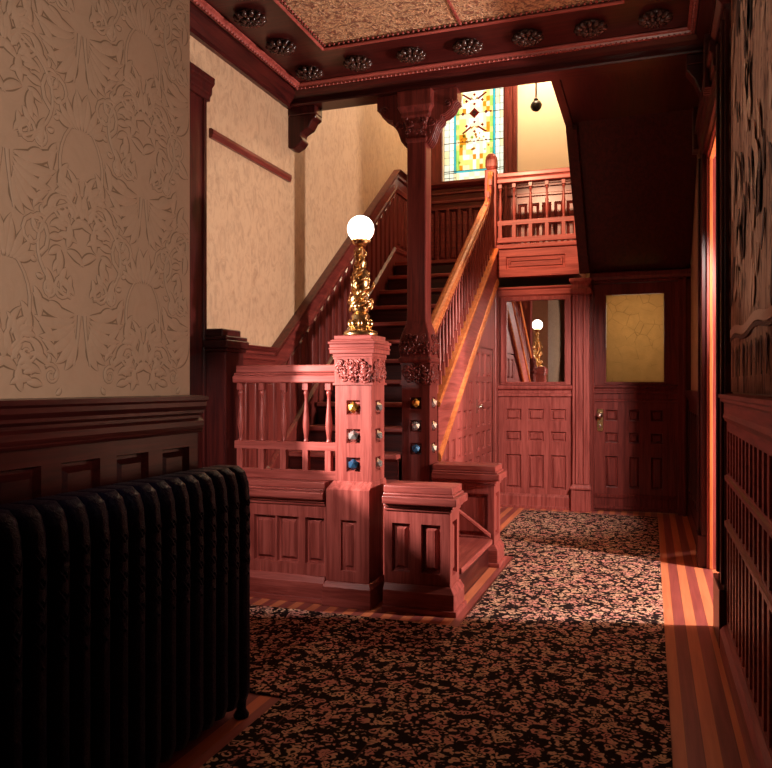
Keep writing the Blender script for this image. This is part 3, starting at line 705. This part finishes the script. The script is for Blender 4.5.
# ---- balusters
def baluster_mesh(h0, h1, hc, sq=.019):
    """square foot from h0 to hc, turned vase from hc to h1"""
    m = MB(); L = h1 - hc
    m.box(-sq, -sq, h0, sq, sq, hc + .045)
    f = lambda t: hc + .045 + (L - .045 - .045) * t
    m.lathe([(.012, f(0)), (.017, f(.03)), (.012, f(.06)), (.013, f(.12)), (.021, f(.30)), (.020, f(.42)), (.013, f(.66)), (.010, f(.84)), (.011, f(.9)), (.017, f(.94)), (.012, f(1.))], (0, 0, 0), 12)
    m.box(-sq, -sq, f(1.), sq, sq, h1)
    return m
def balustrade(root, x0, x1, yc, z0, xs, zc, zr, mats, ext=0):
    """z0 bottom of lowest rail, zc cross rail z, zr underside of the top rail"""
    mx, mz = mats
    m = MB()
    m.box(x0, yc - .045, zr, x1, yc + .045, zr + .045); m.box(x0 + .0, yc - .03, zr + .045, x1, yc + .03, zr + .060); m.box(x0 + ext, yc - .038, zr + .060, x1, yc + .038, zr + .105)
    m.build('handrail', mx, root, .008, 2)
    m = MB(); m.box(x0, yc - .02, zc, x1, yc + .02, zc + .05); m.build('cross_rail', mx, root, .003)
    m = MB(); m.box(x0, yc - .022, z0, x1, yc + .022, z0 + .055); m.build('bottom_rail', mx, root, .003)
    first = None
    for x in xs:
        if first is None:
            first = baluster_mesh(z0 - root.location.z, zr - root.location.z, zc - root.location.z).build('baluster', mz); first.parent = root; first.location = V3((x, yc, root.location.z)) - root.location
            md = first.modifiers.new('bevel', 'BEVEL'); md.width = .002; md.limit_method = 'ANGLE'
        else: inst(first, V3((x, yc, root.location.z)) - root.location, root)
t = thing('balustrade', 'low red wooden balustrade with turned balusters left of the globe-lamp newel', 'balustrade', (-2.1, 4.12, .695))
balustrade(t, -2.41, -1.727, 4.12, .695, [-2.375, -2.228, -2.080, -1.934, -1.787], .868, 1.27, (WX, WZ), .02)
t = thing('landing_balustrade', 'red wooden balustrade edging the upper landing above the mirror', 'balustrade', (-1.1, YF - .05, 2.69))
balustrade(t, -1.488, -.668, YF - .05, 2.72, [-1.46, -1.317, -1.15, -.985, -.82, -.70], 2.90, 3.33, (WX, WZ))
m = MB(); m.box(-1.488, YF - .12, 2.65, -.668, YF + .02, 2.695); m.build('nosing', WX, t, .008, 2)
m = MB(); T = frame((-1.488, YF - .10, 2.365), (1, 0, 0), (0, -1, 0)); m.sheet(T, .82, .285, [(.095, .075, .69, .205)], [(0, 0), (.01, -.014), (.022, -.014), (.03, -.002), (.045, -.002), (.05, -.012), (.058, -.012)], .10); m.build('fascia', WX, t)

# ---- stair handrail with balusters
zr = lambda y: 1.66 + .675 * (y - 5.42)
t = thing('stair_balustrade', 'sloping polished handrail with turned balusters along the open side of the stair', 'balustrade', (-1.5, 6.5, 1.6))
m = MB(); m.prism([(Y0, zb(Y0)), (Y1, zb(Y1)), (Y1, zt(Y1)), (Y0, zt(Y0))], 0, -1.53, -1.48); m.build('string_board', WY, t)
m = MB(); q = [(-.02, 0), (.05, 0), (.06, .012), (.06, .03), (-.02, .035)]
m.mold((-1.53, Y0, zt(Y0) - .01), (-1.53, Y1, zt(Y1) - .01), [(-.02, 0), (.058, 0), (.066, .012), (.066, .03), (.055, .04), (-.02, .04)], (1, 0, 0)); m.build('string_cap', OY, t)
m = MB(); m.mold((-1.48, Y0, zb(Y0) - .005), (-1.48, Y1, zb(Y1) - .005), [(0, 0), (.018, 0), (.022, .02), (.018, .05), (.01, .065), (0, .07)], (1, 0, 0)); m.build('string_moulding', OY, t)
path = [(5.40, zr(5.40))] + [(y, zr(y)) for y in (5.8, 6.3, 6.8, 7.1, 7.3, 7.42)] + [(7.51, zr(7.51) + .01), (7.57, zr(7.57) + .045), (7.605, zr(7.6) + .10), (7.625, zr(7.62) + .17), (7.64, zr(7.63) + .22), (7.67, zr(7.65) + .25), (7.722, zr(7.65) + .26)]
prof = [(-.032, -.04), (.032, -.04), (.034, -.015), (.024, -.008), (.036, .008), (.034, .028), (.015, .04), (-.015, .04), (-.034, .028), (-.036, .008), (-.024, -.008), (-.034, -.015)]
kk = lambda y: 1 - .35 * max(0, min(1, (y - 7.3) / .25))
rings = []
for i, (y, z) in enumerate(path):
    a = path[max(i - 1, 0)]; b = path[min(i + 1, len(path) - 1)]; an = math.atan2(b[1] - a[1], b[0] - a[0])
    rings.append([(-1.535 + u * kk(y), y - v * kk(y) * math.sin(an), z + v * kk(y) * math.cos(an)) for u, v in prof])
m = MB(); m.loft(rings); m.build('handrail', OY, t)
i = 0
for k in range(21):
    y = 5.53 + k * .103; a, b = zt(y) + .031, zr(y) - .03
    if y > 7.35: b = min(b + .05 + (y - 7.35) * .8, zr(y) + .3)
    m = MB(); s_ = .014; L = b - a
    m.box(-1.522 - s_, y - s_, a, -1.522 + s_, y + s_, a + .10); f = lambda q: a + .10 + (L - .16) * q
    m.lathe([(.009, f(0)), (.014, f(.04)), (.009, f(.08)), (.015, f(.3)), (.009, f(.75)), (.012, f(.93)), (.009, f(1))], (-1.522, y, 0), 8)
    m.box(-1.522 - s_, y - s_, f(1), -1.522 + s_, y + s_, b); m.build('baluster', WZ, t)
# ---- newel posts
def jewel_at(parent, T, a, b, mi, tilt):
    m = MB(); m.sphere(T(a, b, -.004), .034, 1, (1, 1, 1), False); m.build('glass_jewel', JEWEL[mi], parent)
def newel_body(root, x0, x1, y0, y1, zb0, mats, zs, open_right=True):
    """square shaft with three jewelled square recesses on its front and right faces"""
    m = MB(); w = x1 - x0; d = y1 - y0
    Tf = frame((x0, y0, 0), (1, 0, 0), (0, -1, 0)); Tr = frame((x1, y0, 0), (0, 1, 0), (1, 0, 0))
    st = [(0, 0), (.008, -.02), (.009, -.03)]
    g = .042
    m.sheet(Tf, w, 1.256, [(w / 2 - g, z - g, w / 2 + g, z + g) for z in zs], st, .05, 0, zb0, False)
    m.sheet(Tr, d, 1.256, [(d / 2 - g, z - g, d / 2 + g, z + g) for z in zs], st, .05, 0, zb0, False)
    m.box(x0, y0 + .05, zb0, x1 - .05, y1, 1.256)
    sh = m.build('shaft', mats, root)
    for i, z in enumerate(zs):
        jewel_at(sh, Tf, w / 2, z, (0, 1, 2)[i], 0); jewel_at(sh, Tr, d / 2, z, 1, 0)
    m = MB(); m.box(x0 - .004, y0 - .004, 1.256, x1 + .004, y1 + .004, 1.415)
    m.box(x0 - .012, y0 - .012, 1.256, x1 + .012, y1 + .012, 1.268); m.box(x0 - .01, y0 - .01, 1.405, x1 + .01, y1 + .01, 1.415)
    T1 = frame((x0, y0 - .004, 1.256), (1, 0, 0), (0, -1, 0)); T2 = frame((x1 + .004, y0, 1.256), (0, 1, 0), (1, 0, 0))
    carve(m, T1, .004, .016, w - .004, .146, 60, 3, .026, .008); carve(m, T2, .004, .016, d - .004, .146, 60, 5, .026, .008)
    m.build('carved_band', mats, root)
    return Tf, Tr
NZ = (1.127, .963, .80)
nw = thing('newel_post', 'square red newel post with glass jewels that carries the lit globe lamp', 'newel post', (-1.60, 4.14, 0))
newel_body(nw, -1.712, -1.491, 4.04, 4.26, .70, WZ, NZ)
m = MB(); T = frame((-1.748, 3.99, 0), (1, 0, 0), (0, -1, 0)); m.sheet(T, .262, .66, [(.09, .20, .185, .49)], STEP, .02, 0, .1)
m.box(-1.748, 4.01, .1, -1.486, 4.30, .66)
m.loft([[(-1.748, 3.99, .66), (-1.486, 3.99, .66), (-1.486, 4.30, .66), (-1.748, 4.30, .66)], [(-1.72, 4.035, .705), (-1.486, 4.035, .705), (-1.486, 4.27, .705), (-1.72, 4.27, .705)]])
m.build('pedestal', WZ, nw)
m = MB(); m.box(-1.765, 3.965, 0, -1.47, 4.31, .11); m.loft([[(-1.765, 3.965, .11), (-1.47, 3.965, .11), (-1.47, 4.31, .11), (-1.765, 4.31, .11)], [(-1.75, 3.987, .14), (-1.484, 3.987, .14), (-1.484, 4.30, .14), (-1.75, 4.30, .14)]]); m.build('plinth', WX, nw, .003)
def cap_steps(m, cx, cy, hw, z, k=1.):
    for a, z0, z1 in ((.012, 0, .02), (.026, .02, .045), (.03, .045, .055), (.026, .055, .075), (.034, .075, .09), (.022, .09, .10), (.006, .10, .125)):
        m.box(cx - hw - a * k, cy - hw - a * k, z + z0, cx + hw + a * k, cy + hw + a * k, z + z1)
m = MB(); cap_steps(m, -1.6015, 4.15, .1105, 1.415); m.build('cap', WX, nw, .003)
# tall column on the second newel
cl = thing('stair_column', 'tall dark square column on a jewelled pedestal holding up the ceiling beam', 'column', (-1.58, 5.32, 0))
newel_body(cl, -1.69, -1.483, 5.215, 5.42, .0, MZ, (1.127, .963, .80))
m = MB(); cx, cy = -1.587, 5.305
m.lathe([(.112, 1.415), (.125, 1.43), (.125, 1.45), (.105, 1.465), (.115, 1.48), (.122, 1.54), (.105, 1.62), (.085, 1.68), (.074, 1.72), (.072, 1.80), (.072, 3.0), (.078, 3.01), (.085, 3.03), (.072, 3.05), (.08, 3.12), (.095, 3.17), (.11, 3.18), (.11, 3.21), (.13, 3.25), (.13, 3.362)], (cx, cy, 0), square=True)
m.build('shaft', MZ, cl, .012, 2)
m = MB()
for O, U, N in (((cx - .115, cy - .118, 1.47), (1, 0, 0), (0, -1, 0)), ((cx + .118, cy - .115, 1.47), (0, 1, 0), (1, 0, 0))): carve(m, frame(O, U, N), .01, .0, .22, .15, 30, 11)
for i in range(8):
    for j in range(2): m.sphere((cx - .10 + .2 * i / 7, cy - .125, 1.50 + .06 * j), .011, 1)
m.build('carved_collar', MZ, cl)
m = MB()
for O, U, N in (((cx - .09, cy - .095, 3.04), (1, 0, 0), (0, -1, 0)), ((cx + .095, cy - .09, 3.04), (0, 1, 0), (1, 0, 0))): carve(m, frame(O, U, N), .01, .0, .17, .15, 20, 13)
m.build('capital', MZ, cl)
for s_ in (-1, 1):
    m = MB(); p = [(.075, 3.362), (.30, 3.362), (.30, 3.275), (.275, 3.26), (.255, 3.22), (.215, 3.19), (.18, 3.18), (.175, 3.15), (.15, 3.13), (.13, 3.09), (.11, 3.03), (.08, 2.99), (.07, 2.99)]
    m.prism([(cx + s_ * a, z) for a, z in p], 1, cy - .07, cy + .07)
    for yy in (cy - .075, cy + .075):
        for (a, z, r_) in ((.235, 3.255, .035), (.12, 3.13, .032)): m.tube([(cx + s_ * q[0], yy, q[1]) for q in spiral(a, z, r_, 1.4, 0, 1)], .007, 5)
    for q in (-.05, -.015, .02, .055): m.tube([(cx + s_ * (a + .003), cy + q, z) for a, z in p[2:-1]], .010, 5)
    m.build('bracket', MZ, cl, .004)
# top corner post
tp = thing('newel_post', 'tall red corner post with a rounded top where the stair meets the landing', 'newel post', (-1.55, 7.78, 0))
m = MB(); m.box(-1.612, 7.735, 0, -1.490, 7.838, 3.48); m.build('shaft', WZ, tp, .008, 2)
m = MB(); m.lathe([(.0515, 3.48), (.0515, 3.50), (.058, 3.51), (.058, 3.58), (.050, 3.62), (.034, 3.645), (.014, 3.652)], (-1.5485, 7.787, 0), square=True); m.build('finial', WZ, tp, .02, 3)
# half newel against the side wall
hn = thing('half_newel', 'dark half post against the side wall at the left end of the low balustrade', 'newel post', (-2.5, 4.14, 0))
m = MB(); m.box(XA + .005, 4.03, .0, -2.43, 4.25, 1.46); m.build('shaft', DZ, hn, .006)
m = MB(); m.box(XA + .005, 4.02, 1.46, -2.415, 4.26, 1.48); m.box(XA + .005, 4.0, 1.48, -2.40, 4.27, 1.53); m.box(XA + .005, 4.01, 1.53, -2.41, 4.265, 1.555); m.box(XA + .005, 4.03, 1.555, -2.45, 4.25, 1.60); m.build('cap', DX, hn, .006)
# upper flight turning back towards the hall
uf = thing('upper_stair', 'dark upper flight climbing toward the hall, its sloping underside over the glazed door', 'staircase', (-.15, 7.0, 2.4))
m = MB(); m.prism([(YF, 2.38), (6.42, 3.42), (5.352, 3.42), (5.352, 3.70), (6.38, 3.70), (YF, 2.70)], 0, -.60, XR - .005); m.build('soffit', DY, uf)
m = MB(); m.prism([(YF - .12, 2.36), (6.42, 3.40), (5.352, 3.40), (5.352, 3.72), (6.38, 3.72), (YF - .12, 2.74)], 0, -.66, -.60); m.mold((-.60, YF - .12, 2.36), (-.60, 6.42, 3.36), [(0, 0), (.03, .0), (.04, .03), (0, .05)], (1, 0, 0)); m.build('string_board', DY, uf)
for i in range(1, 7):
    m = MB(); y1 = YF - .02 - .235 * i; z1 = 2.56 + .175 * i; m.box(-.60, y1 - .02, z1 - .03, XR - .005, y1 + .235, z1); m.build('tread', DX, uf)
#%%THINGS
# ------------------------------------------------------------------ lamp on the newel
lp = thing('newel_lamp', 'lit white globe on an ornate brass stem standing on the newel post', 'lamp', (-1.60, 4.15, 1.54))
LX, LY = -1.5985, 4.15
m = MB(); m.lathe([(.098, 1.541), (.10, 1.55), (.098, 1.565), (.07, 1.575), (.06, 1.60), (.066, 1.625), (.05, 1.64), (.055, 1.66), (.04, 1.675)], (LX, LY, 0), 24)
for i in range(10): a = i * .628; m.sphere((LX + .062 * math.cos(a), LY + .062 * math.sin(a), 1.613), .018, 1, (1, 1, 1.5))
m.build('base', BRASS, lp)
m = MB(); m.lathe([(.035, 1.67), (.05, 1.69), (.055, 1.72), (.042, 1.75), (.024, 1.775), (.034, 1.80), (.046, 1.825), (.05, 1.86), (.04, 1.90), (.026, 1.93), (.020, 1.95), (.03, 1.97), (.024, 1.99), (.014, 2.01), (.018, 2.03), (.013, 2.05), (.013, 2.075)], (LX, LY, 0), 16)
rl = random.Random(9)
for i in range(70):
    a = rl.uniform(0, 6.28); z = rl.uniform(1.68, 2.02); rr_ = .060 - (z - 1.67) * .118 + .006 * math.sin((z - 1.67) * 40)
    pts = [(LX + (rr_ + .012 * math.sin(t)) * math.cos(a + t * .5), LY + (rr_ + .012 * math.sin(t)) * math.sin(a + t * .5), z + .018 * t) for t in [k * .35 for k in range(8)]]
    m.tube(pts, .007, 5, lambda t: 1.2 - .8 * t)
for a in (0.3, 2.4, 4.4):
    m.tube([(LX + .045 * math.cos(a), LY + .045 * math.sin(a), 1.80), (LX + .075 * math.cos(a), LY + .075 * math.sin(a), 1.83), (LX + .08 * math.cos(a), LY + .08 * math.sin(a), 1.855)], .009, 6)
m.build('stem', BRASS, lp)
m = MB(); m.lathe([(.014, 2.06), (.03, 2.07), (.046, 2.082), (.052, 2.095), (.048, 2.105)], (LX, LY, 0), 20)
for i in range(12): a = i * .5236; m.sphere((LX + .05 * math.cos(a), LY + .05 * math.sin(a), 2.098), .009, 1)
m.build('gallery', BRASS, lp)
m = MB(); m.sphere((LX, LY, 2.168), .078, 4); m.build('globe_shade', GLOBE, lp)
# ------------------------------------------------------------------ radiator
rd = thing('radiator', 'tall black cast iron radiator in front of the dark left wainscot', 'radiator', (-1.53, 1.5, 0))
PITCH = .079; NS = 26; ye = 2.575
def rad_section(last):
    m = MB(); w = PITCH * .47; x0, x1 = -.095, .10
    prof = [(-w, x0), (-w * .5, x0 - .012), (w * .5, x0 - .012), (w, x0), (w, x1 - .03), (w * .62, x1 - .008), (w * .3, x1), (-w * .3, x1), (-w * .62, x1 - .008), (-w, x1 - .03)]
    zs = [(.06, .86), (.10, 1.), (.82, 1.), (.885, .95), (.925, .80), (.945, .5)]
    m.loft([[(b * s_ + 0, a * (1 if z < .9 else 1), z) for a, b in prof] for z, s_ in zs])
    for f in m.b.faces: f.smooth = True
    for s_ in (-1, 1):                                   # embossed sprig near the top of the column
        for k in range(5):
            z = .80 - k * .055
            m.tube([(x1 + .001, 0, z), (x1 - .001, s_ * .012, z + .018), (x1 - .006, s_ * .02, z + .034)], .0045, 5, lambda t: 1.2 - .7 * t)
    for k in range(6): m.sphere((x1 + .001, 0, .82 - k * .055), .0065, 1)
    return m
sec = rad_section(False).build('section', RADM); sec.parent = rd; sec.location = (0, ye - PITCH * .5 - 1.5, 0)
sec.modifiers.new('b', 'BEVEL').width = .004
for i in range(1, NS): inst(sec, (0, ye - PITCH * (i + .5) - 1.5, 0), rd)
for i in (0, 9, 18, 25):
    yy = ye - PITCH * (i + .5)
    for x in (-1.60, -1.46):
        m = MB(); m.lathe([(.028, 0), (.03, .01), (.018, .03), (.02, .08)], (x, yy, 0), 10); m.build('foot', RADM, rd)
m = MB(); m.tube([(-1.53, ye - .1, .13), (-1.53, .55, .13)], .026, 8); m.tube([(-1.53, ye - .1, .80), (-1.53, .55, .80)], .026, 8); m.build('header_pipe', RADM, rd)
# ------------------------------------------------------------------ carpet
m = MB()
cp = [(.07, -2.55), (.07, 7.66), (-1.20, 7.66), (-1.20, 5.58), (-.935, 5.57), (-.935, 3.83), (-2.52, 3.83), (-2.52, 2.75), (-1.385, 2.74), (-1.385, -2.55)]
m.prism(cp, 2, .0, .008)
tag(m.build('carpet', CARPET), 'dark floral carpet covering the middle of the striped hall floor', 'carpet')
# ------------------------------------------------------------------ ceiling rosettes
def rosette():
    m = MB(); m.lathe([(.095, 0), (.10, -.008), (.085, -.018), (.07, -.015), (.06, -.03), (.035, -.042), (.012, -.048)], (0, 0, 0), 20)
    for ring, n, r0, r1, z in ((0, 12, .045, .125, -.012), (1, 8, .02, .075, -.03)):
        for i in range(n):
            a = 2 * math.pi * (i + .5 * ring) / n; c_, s_ = math.cos(a), math.sin(a)
            pts = [((r0 + (r1 - r0) * t) * c_, (r0 + (r1 - r0) * t) * s_, z - .02 * math.sin(t * 2.6)) for t in (0, .25, .5, .75, 1)]
            m.tube(pts, .015 if ring == 0 else .012, 6, lambda t: .5 + 1.1 * math.sin(math.pi * min(.97, t * .8 + .12)))
    m.sphere((0, 0, -.05), .017, 2)
    return m
ro = rosette().build('ceiling_rosette', CARVE)
spots = [(-2.29, 4.93, 'dark carved rosette in the far left corner of the ceiling border'), (-2.29, 4.49, 'dark carved rosette on the left ceiling border, second from the far corner'), (-2.29, 4.08, 'dark carved rosette on the left ceiling border, third from the far corner'),
         (-1.905, 4.89, 'carved rosette on the far ceiling border, next right after the corner one'), (-1.52, 4.89, 'carved rosette on the far ceiling border, just left of the column'), (-1.13, 4.89, 'carved rosette on the far ceiling border, in front of the column bracket'),
         (-.74, 4.89, 'carved rosette on the far ceiling border, above the left edge of the stained glass window'), (-.35, 4.89, 'carved rosette on the far ceiling border, second from its right end'), (.03, 4.89, 'carved rosette at the right end of the far ceiling border')]
spots[5] = (-1.13, 4.89, 'carved rosette on the far ceiling border, right under the joint of the two tin panels')
spots[6] = (-.74, 4.89, 'carved rosette on the far ceiling border, third from its right end')
for i, (x, y, l) in enumerate(spots):
    o = ro if i == 0 else ro.copy()
    if i: COL.objects.link(o)
    o.location = (x, y, CZ); o.scale = (.8, .8, .9); o.rotation_euler.z = .3 * i; tag(o, l, 'rosette', 'carved rosettes on the ceiling border')
# ------------------------------------------------------------------ tapestry
tp_ = thing('tapestry', 'brown woven tapestry with leafy figures hanging on the right wall', 'tapestry', (.35, 2.9, 1.25))
m = MB(); ny, nz_ = 40, 24; ya, yb, za, zb_ = 1.7, 3.885, 1.222, 3.30
g = [[(XR - .012 - .004 * math.sin(j * 1.1) * (1 - k / nz_), ya + (yb - ya) * j / ny, za + (zb_ - za) * k / nz_) for j in range(ny + 1)] for k in range(nz_ + 1)]
for k in range(nz_):
    for j in range(ny):
        f = m.face([g[k][j], g[k][j + 1], g[k + 1][j + 1], g[k + 1][j]]); f.smooth = True
clo = o = m.build('cloth', TAP, tp_); md = o.modifiers.new('s', 'SOLIDIFY'); md.thickness = .005; md.offset = 1
m = MB(); X_ = XR - .0185
def blob(pts, mi):
    m.mi = mi; m.loft([[(X_, y, z) for y, z in pts], [(X_ - .0025, y, z) for y, z in pts]])
for i in range(20):                                        # wavy border band, pale above, dark line, pale below
    y0, y1 = ya + i * (yb - .05 - ya) / 20, ya + (i + 1) * (yb - .05 - ya) / 20; w = lambda y: 1.47 + .012 * math.sin(y * 9)
    blob([(y0, w(y0)), (y1, w(y1)), (y1, w(y1) + .035), (y0, w(y0) + .035)], 0); blob([(y0, w(y0) - .02), (y1, w(y1) - .02), (y1, w(y1) - .004), (y0, w(y0) - .004)], 1)
for i in range(15):
    y = 3.72 - .13 * i; blob([(y - .02, 1.40), (y, 1.42), (y + .022, 1.40), (y + .008, 1.33), (y - .005, 1.29), (y - .012, 1.34)], 1)
for i in range(16):
    z = 1.5 + .11 * i; blob([(3.83, z), (3.845, z + .02), (3.85, z + .06), (3.838, z + .09), (3.825, z + .05)], 1)
rt = random.Random(21)
for i in range(120):
    y, z = rt.uniform(1.8, 3.74), rt.uniform(1.58, 3.2); a = rt.uniform(.9, 2.2); L = rt.uniform(.08, .26); w = L * rt.uniform(.12, .22)
    pts = []
    for k in range(14):
        t = 2 * math.pi * k / 14; u = L * .5 * math.cos(t); v = w * math.sin(t) * (1 + .35 * math.sin(3 * t + i))
        pts.append((min(3.80, y + u * math.cos(a) - v * math.sin(a)), z + u * math.sin(a) + v * math.cos(a)))
    blob(pts, 0 if rt.random() < .55 else 1)
m.build('woven_figure', [TAP_L, TAP_D], clo)
# ------------------------------------------------------------------ hanging lamp in the stairwell
hp = thing('hanging_lamp', 'dark ball-ended lamp hanging in the stairwell in front of the cream landing wall', 'lamp', (-1.15, 8.2, 4.2))
m = MB(); HX, HY = -1.15, 8.2
m.tube([(HX, HY, 5.6), (HX, HY, 4.30)], .009, 8); m.lathe([(.06, 5.6), (.055, 5.57), (.02, 5.55)], (HX, HY, 0), 16)
m.build('rod', BLACK, hp)
m = MB(); m.sphere((HX, HY, 4.245), .055, 3); m.lathe([(.012, 4.30), (.025, 4.31), (.012, 4.33)], (HX, HY, 0), 12)
for a in (0, 1.05, 2.1): m.tube([(HX + .057 * math.cos(t) * math.cos(a), HY + .057 * math.cos(t) * math.sin(a), 4.245 + .057 * math.sin(t)) for t in [k * .35 for k in range(19)]], .005, 5)
m.build('ball_finial', BLACK, hp)
for s_ in (-1, 1):
    m = MB(); m.tube([(HX, HY, 4.86), (HX + s_ * .10, HY, 4.82), (HX + s_ * .17, HY, 4.86), (HX + s_ * .17, HY, 4.92)], .009, 6); m.build('arm', BLACK, hp)
    m = MB(); m.sphere((HX + s_ * .17, HY, 4.99), .075, 3); m.build('glass_shade', GLOBE, hp)
#%%LIGHTS
# ------------------------------------------------------------------ lights
def light(name, kind, loc, energy, col=(1, 1, 1), target=None, **k):
    d = bpy.data.lights.new(name, kind); d.energy = energy; d.color = col
    for a, v in k.items(): setattr(d, a, v)
    o = bpy.data.objects.new(name, d); COL.objects.link(o); o.location = loc
    if target: o.rotation_euler = (V3(target) - V3(loc)).to_track_quat('-Z', 'Y').to_euler()
    return o
WARM = (1, .80, .60); PINK = (1, .86, .78)
light('parlour_lamp', 'POINT', (2.45, 4.85, 1.65), 900, PINK, shadow_soft_size=.08)
light('doorway_lamp', 'SPOT', (.64, 4.42, 2.5), 740, PINK, (-1.35, 7.5, .75), spot_size=R(48), spot_blend=.8, shadow_soft_size=.06)
light('side_window_sun', 'SPOT', (-3.1, 3.0, 1.6), 780, (1, .86, .80), (-1.5, 3.95, 1.0), spot_size=R(56), spot_blend=.4, shadow_soft_size=.03)
light('alcove_fill', 'SPOT', (-1.95, 2.7, 1.55), 82, (1, .86, .80), (-2.05, 4.05, .82), spot_size=R(62), spot_blend=.7, shadow_soft_size=.04)  # added fill hidden behind the wall end, brightens the low balustrade
light('tapestry_fill', 'SPOT', (-2.45, 3.0, 2.0), 70, (1, .82, .68), (.37, 3.0, 2.3), spot_size=R(40), spot_blend=.5, shadow_soft_size=.06)  # added fill thrown across the hall to brighten the tapestry
light('landing_window_daylight', 'AREA', (-1.95, 9.5, 4.5), 38, (1, 1, .95), (-1.95, 8.5, 4.4), shape='RECTANGLE', size=1.2, size_y=2.0)
light('stairwell_lamp', 'POINT', (-1.15, 8.05, 4.99), 130, (1, .74, .48), shadow_soft_size=.12)
light('landing_fill', 'SPOT', (-1.5, 5.6, 4.0), 520, (1, .54, .32), (-1.17, 7.75, 3.04), spot_size=R(35), spot_blend=.4, shadow_soft_size=.05)  # added spot without a fixture, lights the front of the landing balustrade
light('vestibule_backlight', 'AREA', (-.14, 8.5, 1.9), 3.8, (1, .8, .58), (-.14, 7.9, 1.7), size=.5)  # added backlight that makes the amber door glass glow
light('left_wall_fill', 'SPOT', (.3, .9, 1.7), 86, (1, .84, .72), (-1.65, 1.75, 2.1), spot_size=R(66), spot_blend=.4, shadow_soft_size=.1)  # added fill out of view, brightens the left wallpaper
light('ceiling_fill', 'SPOT', (.1, .9, 1.2), 200, (1, .8, .62), (-.6, 3.75, 3.5), spot_size=R(38), spot_blend=.5, shadow_soft_size=.1)  # added fill aimed up to brighten the tin ceiling, no fixture
w = bpy.data.worlds.new('world'); SC.world = w; w.use_nodes = True
bg = w.node_tree.nodes['Background']; bg.inputs[0].default_value = (.8, .85, 1, 1); bg.inputs[1].default_value = .01
# ------------------------------------------------------------------ camera
cam = bpy.data.cameras.new('camera'); co = bpy.data.objects.new('camera', cam); COL.objects.link(co)
co.location = (0, 0, 1.25); co.rotation_euler = (R(90), 0, math.atan(264 / 760))
cam.sensor_width = 36; cam.lens = 36 * 760 / 772; cam.shift_y = 2 / 772; cam.clip_start = .05
SC.camera = co
SC.view_settings.view_transform = 'Standard'; SC.view_settings.look = 'None'; SC.view_settings.exposure = 0; SC.view_settings.gamma = 1
SC.view_settings.use_curve_mapping = False
SC.cycles.max_bounces = 6; SC.cycles.diffuse_bounces = 2
